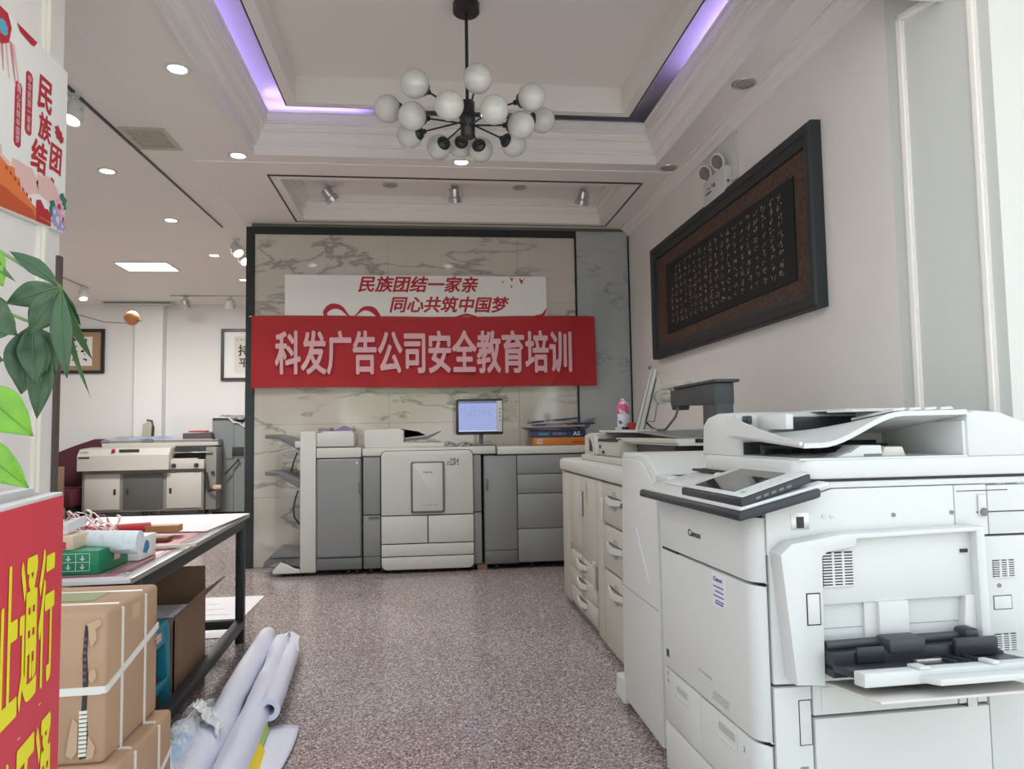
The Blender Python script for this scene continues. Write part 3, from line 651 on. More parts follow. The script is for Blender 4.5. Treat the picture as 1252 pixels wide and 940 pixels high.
# ream boxes and magazines
def ream(x0, z0, x1, z1, m, label, body, rz=0):
    t = thing('paper_ream', label, 'paper ream', ((x0 + x1) / 2, 7.1, z0))
    w = bx('wrapper', m, t, (x0, 6.97, z0, x1, 7.28, z1), 0.004)
    return t, w
t, w = ream(1.0, 1.119, 1.505, 1.194, mat('orange_pack', (0.52, 0.17, 0.015), 0.4), 'orange paper ream pack lying at the bottom of the pile on the paper deck', '')
bx('barcode', PAPER, w, (1.035, 6.968, 1.135, 1.09, 6.9705, 1.178), 0)
for i, x in enumerate((1.041, 1.050, 1.056, 1.065, 1.073, 1.08)): bx('bar', SEAM, w, (x, 6.9675, 1.14, x + (0.004 if i % 2 else 0.002), 6.9682, 1.173), 0)
bx('stripe', REDP, w, (1.38, 6.968, 1.14, 1.48, 6.9705, 1.155), 0)
t, w = ream(0.99, 1.195, 1.51, 1.262, mat('navy_pack', (0.02, 0.04, 0.12), 0.4), 'navy blue paper ream pack marked A5 on top of the orange one', '')
text('lettering', 'A5', mat('white_print', (0.75, 0.75, 0.78), 0.5), w, (1.385, 6.969, 1.208), X, Z, 0.07, 0.04, bold=0.02)
text('lettering', 'DOUBLE A', mat('light_blue_print', (0.32, 0.42, 0.55), 0.5), w, (1.19, 6.969, 1.218), X, Z, 0.13, 0.024)
bx('stripe', mat('teal_print', (0.05, 0.22, 0.28), 0.5), w, (1.05, 6.968, 1.215, 1.15, 6.9705, 1.24), 0)
mg = [mat('magazine_dark', (0.03, 0.03, 0.07), 0.35), mat('magazine_plum', (0.10, 0.035, 0.06), 0.35), mat('magazine_grey', (0.16, 0.14, 0.17), 0.35), mat('magazine_pale', (0.45, 0.38, 0.42), 0.4)]
rnd = random.Random(11)
lab = ['dark magazine lowest in the pile on the navy ream', 'plum magazine sticking out to the left of the pile', 'grey magazine with pale edge in the middle of the pile', 'dark magazine second from the top of the pile', 'topmost dark magazine with white lettering on its spine', 'grey sleeve curling up at the right end of the pile']
sp_ = [(0.96, 1.50, 1.263, .014, 0, .0), (0.93, 1.42, 1.2785, .012, 1, .0), (0.92, 1.50, 1.292, .011, 3, .006), (1.02, 1.60, 1.3045, .018, 0, .010), (0.985, 1.46, 1.329, .018, 0, .040)]
for k, (x0, x1, z, h, mi, tilt) in enumerate(sp_):
    o = MB().hexa([(x0, 6.95, z), (x1, 6.95, z + tilt), (x1, 7.25, z + tilt), (x0, 7.25, z), (x0, 6.95, z + h), (x1, 6.95, z + tilt + h), (x1, 7.25, z + tilt + h), (x0, 7.25, z + h)], bev=0.002).build('magazine', mg[mi])
    tag(o, lab[k], 'magazine', 'magazines piled on the navy ream')
    if k == 4: text('lettering', '快印图文', MATS['white_print'], o, (1.10, 6.9495, 1.333), (1, 0, .08), Z, 0.11, 0.02)
    else: bx('page_edge', MATS['magazine_pale'], o, (x0 + .1, 6.949, z + h * .4, x0 + .3, 6.9505, z + h * .6 + tilt * .3), 0)
o = MB().prism([(1.42, 1.29), (1.53, 1.27), (1.62, 1.37), (1.60, 1.375), (1.52, 1.33), (1.42, 1.34)], 'y', 6.98, 7.2, bev=.002).build('magazine', mg[2]); tag(o, lab[5], 'magazine', 'magazines piled on the navy ream')
# monitor behind the printer
t = thing('touch_monitor', 'black framed touch monitor with a pale blue screen above the back printer', 'monitor', (0.48, 6.98, 1.125))
rp = [(0.262, 1.245), (0.275, 1.232), (0.695, 1.232), (0.705, 1.24), (0.705, 1.562), (0.695, 1.57), (0.28, 1.566), (0.266, 1.552)]
MB().prism(rp, 'y', 6.90, 6.94, bev=0.004).build('frame', BLK, t, smooth=35)
bx('control_strip', OFFW, t, (0.648, 6.895, 1.258, 0.698, 6.902, 1.548), 0.002)
for i in range(4): bx('button', GPLD, t, (0.668, 6.892, 1.36 + i * 0.035, 0.682, 6.896, 1.372 + i * 0.035), 0.001)
SCR = mat('lit_screen', (0.1, 0.12, 0.2), 0.4, emit=(0.36, 0.42, 0.78), es=0.62)
sc = bx('screen', SCR, t, (0.288, 6.893, 1.262, 0.646, 6.901, 1.545), 0)
bx('title_bar', mat('screen_bar', (0.1, 0.1, 0.15), 0.4, emit=(0.12, 0.16, 0.26), es=0.6), sc, (0.288, 6.892, 1.525, 0.646, 6.8935, 1.545), 0)
bx('dialog', mat('screen_dialog', (0.2, 0.25, 0.4), 0.4, emit=(0.30, 0.36, 0.66), es=0.55), sc, (0.42, 6.892, 1.278, 0.60, 6.8935, 1.38), 0)
bx('task_bar', mat('screen_pale', (0.2, 0.25, 0.4), 0.4, emit=(0.6, 0.66, 0.9), es=0.6), sc, (0.288, 6.892, 1.262, 0.646, 6.8935, 1.272), 0)
scribble('icons', MATS['screen_bar'], sc, (0.30, 6.8925, 1.40), X, Z, 0.32, 0.10, 10, 4, seed=3, wd=0.0015)
MB().cyl((0.50, 6.96, 1.125), (0.50, 6.96, 1.34), 0.02, n=14).box(0.44, 6.94, 1.32, 0.56, 6.975, 1.42).build('stand', GPLD, t, smooth=40)
bx('base', GPLD, t, (0.40, 6.90, 1.125, 0.60, 7.08, 1.14), 0.004)

# ================================================================== OLD CREAM COPIER ROW (front plane x = 1.0)
XF = 1.0
t = thing('cream_copier', 'long cream copier with paper deck standing along the right wall', 'copier', (XF, 4.55, 0))
bx('body', CRM, t, (XF + 0.025, 4.26, 0.03, 1.80, 5.62, 0.955), 0.006)
bx('deck_body', CRM, t, (XF + 0.025, 3.62, 0.03, 1.72, 4.25, 0.955), 0.006)
MB().prism([(XF - 0.012, 3.60), (XF - 0.012, 5.50), (XF + 0.03, 5.66), (XF + 0.12, 5.72), (1.80, 5.72), (1.80, 3.60)], 'z', 0.965, 1.045, bev=0.014).build('top_slab', WPL2, t, smooth=35)
def fdoor(y0, y1, z0, z1, name='door', m=CRM, bev=0.008): return bx(name, m, t, (XF - 0.003, y0 + 0.004, z0, XF + 0.03, y1 - 0.004, z1), bev)
MB().prism([(XF, 5.20), (XF, 5.40), (XF + 0.03, 5.56), (XF + 0.10, 5.62), (XF + 0.2, 5.62), (XF + 0.2, 5.20)], 'z', 0.05, 0.955, bev=0.006).build('end_cover', CRM, t, smooth=35)
dr = fdoor(4.80, 5.20, 0.47, 0.955); bx('door_handle', WPL2, dr, (XF - 0.018, 4.825, 0.70, XF - 0.003, 4.845, 0.86), 0.003)
dr = fdoor(4.36, 4.80, 0.43, 0.955); bx('door_handle', WPL2, dr, (XF - 0.018, 4.75, 0.70, XF - 0.003, 4.775, 0.86), 0.003); bx('handle_slot', SEAM, dr, (XF - 0.006, 4.725, 0.70, XF - 0.002, 4.74, 0.86), 0)
text('lettering', '快速输出', GPLD, dr, (XF - 0.0045, 4.60, 0.925), (0, 0, -1), (0, 1, 0), 0.14, 0.03)
fdoor(4.20, 4.36, 0.04, 0.955, 'column_cover')
def dhandle(par, y, z, w=0.17, m=CRM):
    """oval recess with a protruding curved grip"""
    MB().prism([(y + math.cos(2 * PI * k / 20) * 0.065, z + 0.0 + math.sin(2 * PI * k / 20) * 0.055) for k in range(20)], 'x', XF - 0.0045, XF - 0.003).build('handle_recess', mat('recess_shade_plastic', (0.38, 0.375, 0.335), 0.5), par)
    pts = [(XF - 0.006, y - w / 2, z + 0.006), (XF - 0.020, y - w / 4, z), (XF - 0.025, y, z - 0.004), (XF - 0.020, y + w / 4, z), (XF - 0.006, y + w / 2, z + 0.006)]
    MB().tube(pts, (0.030, 0.013), flat=(1, 0, 0)).build('handle', WPL2, par)
    bx('handle_gap', SEAM, par, (XF - 0.006, y - w / 2.2, z + 0.018, XF - 0.002, y + w / 2.2, z + 0.023), 0)
for z0, z1, hz in ((0.305, 0.425, 0.375), (0.19, 0.30, 0.255), (0.075, 0.185, 0.135)):
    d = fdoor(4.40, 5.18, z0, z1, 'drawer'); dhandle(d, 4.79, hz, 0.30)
MB().prism([(4.385, 0.30), (4.44, 0.30), (4.44, 0.46), (4.385, 0.455)], 'x', XF - 0.02, XF - 0.003, bev=0.004).build('drawer_post', CRM, t)
bx('plinth', GPLD, t, (XF + 0.03, 3.66, 0.0, 1.7, 5.5, 0.04), 0)
for z0, z1, hz in ((0.728, 0.955, 0.865), (0.474, 0.718, 0.61), (0.035, 0.464, 0.37)):
    d = fdoor(3.645, 4.195, z0, z1, 'drawer', bev=0.012); dhandle(d, 3.92, hz, 0.32)
bx('side_handle', WPL2, t, (XF - 0.016, 4.165, 0.74, XF - 0.003, 4.185, 0.87), 0.003)
bx('edge_strip', SEAM, t, (XF + 0.01, 3.615, 0.04, 1.7, 3.622, 0.955), 0)
# scanner / document handler on its top
t = thing('document_handler', 'cream document handler lying on top of the cream copier', 'document feeder', (1.4, 4.75, 1.045))
bx('scanner_bed', CRM, t, (1.10, 4.15, 1.046, 1.78, 5.25, 1.085), 0.008)
MB().prism([(1.12, 1.086), (1.12, 1.215), (1.16, 1.235), (1.72, 1.235), (1.72, 1.086)], 'y', 4.92, 5.22, bev=0.012).build('feed_head', CRM, t, smooth=35)
# arched slot in the feed head
MB().prism([(4.96, 1.11), (4.96, 1.13), (4.99, 1.17), (5.05, 1.20), (5.05, 1.11)], 'x', 1.116, 1.123).build('feed_slot', SEAM, t)
bx('cover', CRM, t, (1.14, 4.35, 1.088, 1.74, 4.94, 1.19), 0.008)
bx('cover_side', WPL2, t, (1.128, 4.86, 1.09, 1.145, 4.93, 1.215), 0.004)
MB().prism([(3.35, 1.182), (3.35, 1.205), (4.47, 1.205), (4.62, 1.075), (4.66, 1.05), (4.60, 1.048), (4.42, 1.182)], 'x', 1.16, 1.25, bev=0.004).build('output_wing', CRM, t, smooth=35)
bx('output_tray', CRM, t, (1.17, 3.35, 1.172, 1.74, 4.4, 1.182), 0.003)
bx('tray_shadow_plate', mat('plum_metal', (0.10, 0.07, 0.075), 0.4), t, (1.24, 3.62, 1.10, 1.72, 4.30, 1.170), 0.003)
bx('dark_slot', SEAM, t, (1.135, 4.36, 1.18, 1.30, 4.90, 1.196), 0)
bx('knob', SEAM, t, (1.136, 4.80, 1.135, 1.141, 4.83, 1.155), 0); bx('knob', SEAM, t, (1.136, 4.70, 1.10, 1.141, 4.76, 1.12), 0)
MB().prism([(4.30, 1.236), (4.92, 1.236), (5.1, 1.24), (5.1, 1.252), (4.9, 1.252), (4.3, 1.252)], 'x', 1.2, 1.72, bev=0.004).build('paper_tray', WPL2, t, smooth=35)
MB().prism([(3.6, 1.206), (4.35, 1.236), (4.35, 1.246), (3.6, 1.214)], 'x', 1.25, 1.74).build('lower_tray', GPL, t)
bx('guide', WPL, t, (1.30, 5.0, 1.236, 1.34, 5.03, 1.275), 0.004)
# tilted operator panel on an arm
t = thing('operator_panel', 'cream operator screen seen edge-on, on a jointed dark arm above the cream copier', 'control panel', (1.35, 4.6, 1.25))
MP = Matrix.Translation((1.33, 4.42, 0)) @ Matrix.Rotation(math.radians(-19), 4, 'Z') @ Matrix.Translation((-1.33, -4.42, 0))
MB().prism([(1.262, 1.232), (1.312, 1.225), (1.415, 1.622), (1.378, 1.635)], 'y', 4.42, 4.72, bev=0.008, M=MP).build('screen_case', CRM, t, smooth=35)
MB().prism([(1.262, 1.25), (1.266, 1.248), (1.374, 1.612), (1.370, 1.614)], 'y', 4.44, 4.70, bev=0.001, M=MP).build('screen', BLK, t)
MB().prism([(1.284, 1.236), (1.290, 1.236), (1.392, 1.628), (1.386, 1.628)], 'y', 4.418, 4.421, M=MP).build('case_groove', GPLD, t)
MB().prism([(1.335, 1.30), (1.385, 1.30), (1.405, 1.40), (1.44, 1.50), (1.43, 1.57), (1.405, 1.57)], 'y', 4.46, 4.66, bev=0.01, M=MP).build('rear_case', CRM, t, smooth=35)
MB().cyl((1.44, 4.40, 1.452), (1.44, 4.56, 1.452), 0.045, n=20).build('hinge_joint', CRM, t, smooth=40)
MB().tube([(1.45, 4.44, 1.452), (1.46, 4.30, 1.440), (1.44, 4.12, 1.445)], 0.028, 10).build('arm_link', CRM, t, smooth=60)
MB().lathe([(0, 1.385), (0.045, 1.385), (0.05, 1.39), (0.05, 1.52), (0.045, 1.525), (0, 1.525)], (1.43, 4.03, 0), 20).build('pivot', CRM, t, smooth=40)
bx('link_cap', CRM, t, (1.38, 4.0, 1.485, 1.49, 4.26, 1.525), 0.012)
MB().sphere((1.396, 4.50, 1.642), 0.014, 12).build('knob', GPLD, t, smooth=180)
# dark support arm with column
MB().hexa([(1.38, 3.42, 1.365), (1.48, 3.42, 1.365), (1.48, 4.08, 1.385), (1.38, 4.08, 1.385), (1.38, 3.42, 1.475), (1.48, 3.42, 1.475), (1.48, 4.08, 1.475), (1.38, 4.08, 1.475)], bev=0.008).build('support_arm', CHAR, t, smooth=35)
bx('arm_cap', CHAR, t, (1.37, 3.40, 1.475, 1.50, 4.0, 1.49), 0.004)
bx('column', CHAR, t, (1.385, 3.42, 0.98, 1.475, 3.60, 1.38), 0.008)
MB().lathe([(0, 1.36), (0.045, 1.36), (0.05, 1.37), (0.05, 1.39), (0, 1.39)], (1.43, 4.05, 0), 18).build('lower_pivot', CHAR, t, smooth=40)
MB().tube([(1.37, 4.56, 1.33), (1.37, 4.50, 1.29), (1.375, 4.42, 1.262), (1.37, 4.30, 1.25), (1.37, 4.15, 1.25), (1.39, 4.03, 1.32), (1.40, 4.0, 1.375)], 0.007, 8).build('cable', GPLD, t, smooth=180)
# spray bottle with a printed wrap
t = thing('spray_bottle', 'white bottle with a red and navy printed wrap standing behind the operator screen', 'bottle', (1.50, 5.55, 1.045))
MB().lathe([(0, 0.0), (0.042, 0.0), (0.046, 0.01), (0.046, 0.37), (0.040, 0.41), (0.02, 0.44), (0.0, 0.45)], (1.50, 5.55, 1.047), 22).build('body', mat('bottle_wrap', (0.62, 0.66, 0.78), 0.35, noise=(22, (0.12, 0.10, 0.25), 0.06)), t, smooth=40)
MB().lathe([(0.047, 0.33), (0.047, 0.38), (0.041, 0.412), (0.022, 0.441)], (1.50, 5.55, 1.047), 22).build('printed_top', mat('pink_print', (0.60, 0.10, 0.22), 0.4, noise=(30, (0.7, 0.7, 0.8), 0.1)), t, smooth=40)
MB().lathe([(0.0475, 0.21), (0.0475, 0.23)], (1.50, 5.55, 1.047), 22).build('band', SEAM, t, smooth=40)
bx('red_tag', REDC, t, (1.53, 5.47, 1.22, 1.58, 5.56, 1.31), 0.012)


# ================================================================== RIGHT WALL: framed calligraphy, emergency light
t = thing('framed_calligraphy', 'large dark framed panel of gold calligraphy on brown cloth hanging on the right wall', 'framed picture', (2.09, 5.0, 1.88))
FW = woodmat()
y0, y1, z0, z1 = 3.60, 6.42, 1.88, 2.88
MB().rings([[(x, y0 + i, z0 + i), (x, y1 - i, z0 + i), (x, y1 - i, z1 - i), (x, y0 + i, z1 - i)] for i, x in ((0, 2.088), (0, 2.03), (0.012, 2.018), (0.055, 2.02), (0.062, 2.03), (0.105, 2.045), (0.112, 2.07))], cap0=False, cap1=False).build('frame', FW, t, smooth=25)
bx('mat_board', mat('brown_brocade', (0.10, 0.056, 0.036), 0.75, noise=(38, (0.055, 0.028, 0.018), 0.22), bump=(60, 0.4)), t, (2.06, y0 + 0.1, z0 + 0.1, 2.085, y1 - 0.1, z1 - 0.1), 0)
cb = bx('calligraphy_board', mat('black_lacquer', (0.012, 0.014, 0.016), 0.65, spec=0.3), t, (2.052, 3.85, 2.07, 2.06, 6.08, 2.66), 0)
scribble('inscription', mat('gold_ink', (0.42, 0.29, 0.17), 0.5), cb, (2.051, 5.98, 2.12), (0, -1, 0), Z, 2.02, 0.50, 19, 9, seed=2, wd=0.0042)['kind'] = 'stuff'
# emergency light
t = thing('emergency_light', 'white twin-lamp emergency light on a board above the dark framed panel', 'emergency light', (2.09, 4.85, 2.98))
bx('back_board', WPL2, t, (2.075, 4.63, 2.93, 2.089, 5.20, 3.25), 0.003)
bx('housing', WPL, t, (2.015, 4.70, 2.86, 2.075, 5.08, 3.04), 0.006)
bx('test_button', SEAM, t, (2.035, 4.697, 2.925, 2.05, 4.701, 2.94), 0)
bx('sign_mark', SEAM, t, (2.0135, 4.93, 2.93, 2.0155, 5.03, 2.94), 0); bx('sign_mark', SEAM, t, (2.0135, 4.86, 2.945, 2.0155, 4.88, 2.975), 0); bx('sign_mark', SEAM, t, (2.0135, 4.90, 2.955, 2.0155, 4.915, 2.98), 0); bx('sign_mark', SEAM, t, (2.0135, 4.95, 2.96, 2.0155, 5.0, 2.968), 0)
for y in (4.80, 5.03):
    a = Vector((-0.75, -0.35, -0.35)).normalized(); c = Vector((2.02, y, 3.10))
    h = MB().lathe([(0.02, -0.04), (0.05, -0.03), (0.058, 0.0), (0.062, 0.012), (0.055, 0.018), (0.02, 0.006)], c, 22, a).build('lamp_head', WPL2, t, smooth=40)
    MB().lathe([(0.054, 0.014), (0.04, 0.018), (0.0, 0.02)], c, 22, a).build('lens', mat('lamp_lens', (0.22, 0.20, 0.17), 0.15, metal=0.5), h, smooth=40)
    MB().cyl((2.03, y, 3.04), c - a * 0.03, 0.012, n=10).build('neck', GPLD, h)

# ================================================================== WHITE COPIER (local frame: x = depth, y = along its front, z up)
t = thing('white_copier', 'large white copier in the right foreground with its side tray open', 'copier', (0.875, 1.935, 0), math.radians(2.5))
T = t
def lb(name, m, par, c, bev=0.005, seg=2, label=None): return bx(name, m, par, c, bev, True, label, seg=seg)
def lp(name, m, par, pts, ax, a, b, bev=0.004, sm=35): return MB().prism(pts, ax, a, b, bev=bev).build(name, m, par, local=True, smooth=sm)
DX = 0.98
lb('inner_body', SEAM, T, (0.028, 0.026, 0.05, DX - 0.01, 0.70, 1.02), 0)
# front doors: rounded at the near corner (plan outline), seams between
def front(name, y1, z0, z1, m=WPL, r=0.055):
    pts = [(0.035, 0.0)] if False else []
    for k in range(6): a = 1.5 * PI - k / 5 * PI / 2; pts.append((r + math.cos(a) * r * 1.0, 0.002 + r + math.sin(a) * r))
    pts = [(0.036, 0.006)] + [(0.0 + r * (1 - math.sin(k / 5 * PI / 2)), r * (1 - math.cos(k / 5 * PI / 2)) + 0.004) for k in range(1, 6)]
    pts = pts + [(0.0, y1), (0.036, y1)]
    return MB().prism(pts, 'z', z0, z1, bev=0.003).build(name, m, T, local=True, smooth=40)
up = front('upper_front', 0.715, 0.828, 1.005)
fd = front('front_door', 0.715, 0.405, 0.820)
lw = [lb('drawer', WPL, T, (0.0, 0.402, 0.212, 0.03, 0.715, 0.398)), front('drawer', 0.396, 0.212, 0.398), front('drawer', 0.715, 0.04, 0.206)]
text('lettering', 'Canon', BLK, up, (-0.0008, 0.452, 0.900), (0, -1, 0), Z, 0.10, 0.022, bold=0.03, local=True)
sk = lb('sticker', mat('sticker_white', (0.72, 0.74, 0.78), 0.4), fd, (-0.001, 0.185, 0.715, 0.0005, 0.275, 0.815), 0)
text('lettering', 'Canon', mat('navy_print', (0.06, 0.09, 0.25), 0.5), sk, (-0.0016, 0.262, 0.790), (0, -1, 0), Z, 0.06, 0.014, bold=0.03, local=True)
for k in range(4): lb('print_line', MATS['navy_print'], sk, (-0.0014, 0.195, 0.772 - k * 0.014, -0.0009, 0.265 - (k % 2) * 0.012, 0.776 - k * 0.014), 0)
lb('print_line', MATS['navy_print'], sk, (-0.0014, 0.20, 0.722, -0.0009, 0.255, 0.727), 0)
text('lettering', 'C7565', GPL, fd, (-0.0008, 0.40, 0.478), (0, -1, 0), Z, 0.10, 0.008, local=True)
lb('tag', BLK, fd, (-0.001, 0.66, 0.442, 0.0005, 0.685, 0.468), 0)
text('lettering', '1', BLK, lw[0], (-0.0008, 0.675, 0.378), (0, -1, 0), Z, 0.006, 0.014, local=True); text('lettering', 'A4', BLK, lw[0], (-0.0008, 0.685, 0.352), (0, -1, 0), Z, 0.018, 0.012, local=True)
text('lettering', '2', BLK, lw[1], (-0.0008, 0.10, 0.350), (0, -1, 0), Z, 0.01, 0.014, local=True)
scribble('lettering', GPL, fd, (-0.0008, 0.30, 0.425), (0, -1, 0), Z, 0.12, 0.03, 14, 3, seed=8, wd=0.001, local=True)
def recess(par, ya, yb, za, zb, x=-0.001):
    f = MB().rings([[(x, ya + i, za + i), (x2, ya + i, za + i), (x2, yb - i, za + i), (x, yb - i, za + i)] for i, x2 in ((0, x),)] if False else [[(xx, ya + i, za + i), (xx, yb - i, za + i), (xx, yb - i, zb - i), (xx, ya + i, zb - i)] for i, xx in ((0, x), (0.006, x - 0.002), (0.010, x - 0.0005))], cap0=False, cap1=True)
    h = f.build('handle_recess', WPL, par, local=True)
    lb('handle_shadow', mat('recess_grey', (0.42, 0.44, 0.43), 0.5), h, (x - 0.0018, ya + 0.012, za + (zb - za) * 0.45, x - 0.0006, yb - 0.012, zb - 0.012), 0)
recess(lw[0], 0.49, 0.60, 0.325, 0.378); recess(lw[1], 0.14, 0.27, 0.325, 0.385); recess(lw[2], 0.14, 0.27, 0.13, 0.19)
lb('door_gap', SEAM, T, (0.001, 0.56, 0.8195, 0.004, 0.70, 0.8285), 0)
# side covers (local y = 0 plane)
lp('side_cover', WPL, T, [(0.615, 1.078), (0.24, 1.078), (0.17, 1.058), (0.040, 1.022), (0.040, 0.905), (0.045, 0.90), (0.045, 0.560), (0.155, 0.556), (0.6985, 0.556), (0.6985, 0.929), (0.615, 0.932)], 'y', 0.0, 0.03, 0.002)
lb('side_cover', WPL, T, (0.618, 0.0, 0.935, 0.722, 0.03, 1.078), 0.003); lb('side_cover', WPL, T, (0.725, 0.0, 0.935, DX, 0.03, 1.075), 0.003)
lb('side_cover', WPL, T, (0.702, 0.0, 0.565, DX, 0.03, 0.929), 0.003)
lb('side_cover', WPL, T, (0.045, 0.0, 0.04, 0.152, 0.03, 0.550), 0.003)
lb('side_cover', WPL, T, (0.156, 0.0, 0.470, 0.595, 0.03, 0.550), 0.003); lb('side_cover', WPL, T, (0.600, 0.0, 0.47, 0.688, 0.03, 0.550), 0.003)
lb('side_cover', WPL, T, (0.158, -0.003, 0.04, 0.690, 0.03, 0.462), 0.004); lb('side_cover', WPL, T, (0.695, 0.0, 0.04, DX, 0.03, 0.558), 0.003)
lb('inset_panel', WPL2, T, (0.18, -0.003, 0.482, 0.56, 0.0, 0.545), 0.001)
def louvre(x0, x1, z0, z1, rows, cols, yy, par=T):
    b = lb('vent', SEAM, par, (x0, yy - 0.001, z0, x1, yy + 0.002, z1), 0)
    hh = (z1 - z0) / rows; mb = MB()
    for r in range(rows): lb('slat', WPL, b, (x0, yy - 0.004, z0 + r * hh, x1, yy, z0 + (r + 0.5) * hh), 0)
    for c in range(1, cols): lb('rib', WPL, b, (x0 + (x1 - x0) * c / cols - 0.003, yy - 0.0042, z0, x0 + (x1 - x0) * c / cols + 0.003, yy, z1), 0)
louvre(0.728, 0.797, 0.812, 0.862, 8, 3, 0.0); louvre(0.722, 0.79, 0.605, 0.655, 8, 3, 0.0)
def outline(x0, x1, z0, z1, yy=0.0, w=0.0022, par=T, name='hatch'):
    h = lb(name, SEAM, par, (x0, yy - 0.0008, z0, x1, yy + 0.001, z1), 0)
    lb('cover', WPL, h, (x0 + w, yy - 0.002, z0 + w, x1 - w, yy + 0.0, z1 - w), 0.001)
    return h
outline(0.724, 0.784, 0.722, 0.762); outline(0.113, 0.150, 0.395, 0.515); outline(0.622, 0.656, 0.42, 0.54)
lb('grip_recess', GPL, T, (0.112, -0.001, 0.22, 0.135, 0.002, 0.34), 0); lb('grip_recess', GPL, T, (0.645, -0.001, 0.2, 0.675, 0.002, 0.36), 0)
def screw(x, z, r=0.006, yy=0.0, m=SILV, par=T): MB().lathe([(0, 0.002), (r * .6, 0.002), (r * .7, 0.0035), (r, 0.003), (r, 0)], (x, yy, z), 14, (0, -1, 0)).build('screw', m, par, local=True, smooth=40)
for x, z in ((0.423, 1.001), (0.618 - 0.012, 1.002), (0.745, 0.79), (0.565, 0.50), (0.675, 0.525), (0.21, 1.004), (0.235, 1.003)): screw(x, z, m=WPL2 if x < 0.3 else GPL)
pk = lb('port_panel', SILV, T, (0.112, -0.0012, 0.970, 0.166, 0.0, 1.016), 0.0005); lb('port', SEAM, pk, (0.128, -0.003, 0.974, 0.150, 0.0, 1.005), 0.001)
# hinge latch at the upper right
lb('latch', WPL2, T, (0.69, -0.006, 0.99, 0.715, 0.0, 1.05), 0.004); MB().lathe([(0, 0.006), (0.006, 0.006), (0.012, 0.004), (0.012, 0)], (0.705, -0.005, 1.0), 16, (0, -1, 0)).build('latch_ring', GPLD, T, local=True)
lb('seam_line', SEAM, T, (0.685, -0.0012, 0.998, DX, 0.0, 1.001), 0); lb('seam_line', SEAM, T, (0.625, -0.0012, 1.06, 0.79, -0.0002, 1.062), 0)
# top rim under the scanner
lp('top_rim', WPL, T, [(0.17, 1.062), (0.16, 1.075), (0.15, 1.098), (DX, 1.098), (DX, 1.080), (0.235, 1.080)], 'y', 0.0, 0.70, 0.004)
lb('rim_seam', SEAM, T, (0.12, 0.003, 1.098, DX - 0.02, 0.69, 1.106), 0)
# side feeder door with vent, chutes and fold-out tray
sd = lp('side_door', WPL, T, [(0.045, 0.915), (0.078, 0.942), (0.226, 0.962), (0.655, 0.968), (0.66, 0.60), (0.63, 0.60), (0.628, 0.955), (0.268, 0.948), (0.262, 0.928), (0.180, 0.916), (0.165, 0.905), (0.158, 0.57), (0.078, 0.575)], 'y', -0.062, 0.0, 0.004)
bk = lp('door_panel', WPL, T, [(0.158, 0.60), (0.158, 0.925), (0.262, 0.94), (0.262, 0.962), (0.64, 0.962), (0.64, 0.60)], 'y', -0.020, 0.0, 0.0)
lp('door_panel', WPL, T, [(0.16, 0.772), (0.16, 0.915), (0.265, 0.93), (0.268, 0.951), (0.630, 0.958), (0.630, 0.775)], 'y', -0.036, -0.018, 0.003)
lb('centre_block', WPL, T, (0.335, -0.044, 0.655, 0.425, -0.018, 0.774), 0.004)
lb('chute_line', GPL, T, (0.165, -0.021, 0.705, 0.325, -0.0198, 0.7065), 0); lb('chute_line', GPL, T, (0.43, -0.021, 0.705, 0.60, -0.0198, 0.7065), 0)
lp('chute_side', WPL2, T, [(0.300, 0.655), (0.335, 0.655), (0.335, 0.774), (0.30, 0.774)], 'y', -0.03, -0.018, 0.0)
lp('chute_side', WPL2, T, [(0.585, 0.64), (0.63, 0.62), (0.63, 0.78), (0.60, 0.78)], 'y', -0.045, -0.018, 0.003)
louvre(0.178, 0.266, 0.820, 0.912, 12, 3, -0.0375)
lb('switch', SEAM, T, (0.595, -0.04, 0.895, 0.618, -0.036, 0.905), 0.001)
outline(0.112, 0.152, 0.728, 0.812, -0.0625, 0.003, sd, 'door_grip'); 
# black feed mechanism and trays
ft = lp('feed_base', BLK, T, [(0.16, 0.60), (0.16, 0.662), (0.60, 0.668), (0.66, 0.64), (0.66, 0.60)], 'y', -0.10, -0.01, 0.004)
MB().cyl((0.165, -0.055, 0.672), (0.60, -0.055, 0.676), 0.012, n=14).build('roller', CHAR, T, local=True, smooth=60)
lb('feed_block', CHAR, T, (0.315, -0.11, 0.655, 0.42, -0.05, 0.692), 0.006); lb('feed_block', BLK, T, (0.555, -0.09, 0.65, 0.60, -0.04, 0.70), 0.01)
# tilted tray (hinged at the door, rising slightly away from it towards the viewer)
def ty(y): return 0.612 - 0.12 * (y + 0.06)    # surface height along the tray
def slab(name, m, x0, x1, ya, yb, dz0, dz1, bev=0.003, xs=0.0, par=T):
    return MB().hexa([(x0 + xs, yb, ty(yb) + dz0), (x1 + xs, yb, ty(yb) + dz0), (x1, ya, ty(ya) + dz0), (x0, ya, ty(ya) + dz0), (x0 + xs, yb, ty(yb) + dz1), (x1 + xs, yb, ty(yb) + dz1), (x1, ya, ty(ya) + dz1), (x0, ya, ty(ya) + dz1)], bev=bev).build(name, m, par, local=True, smooth=35)
slab('tray_bed', BLK, 0.16, 0.66, -0.02, -0.20, 0.0, 0.018)
slab('tray_lip', WPL, 0.155, 0.86, -0.19, -0.235, -0.012, 0.022)
slab('tray_wing', WPL, 0.60, 0.88, -0.06, -0.19, 0.004, 0.016)
slab('tray_extension', WPL, 0.30, 0.88, -0.235, -0.285, -0.008, 0.008, xs=0.02)
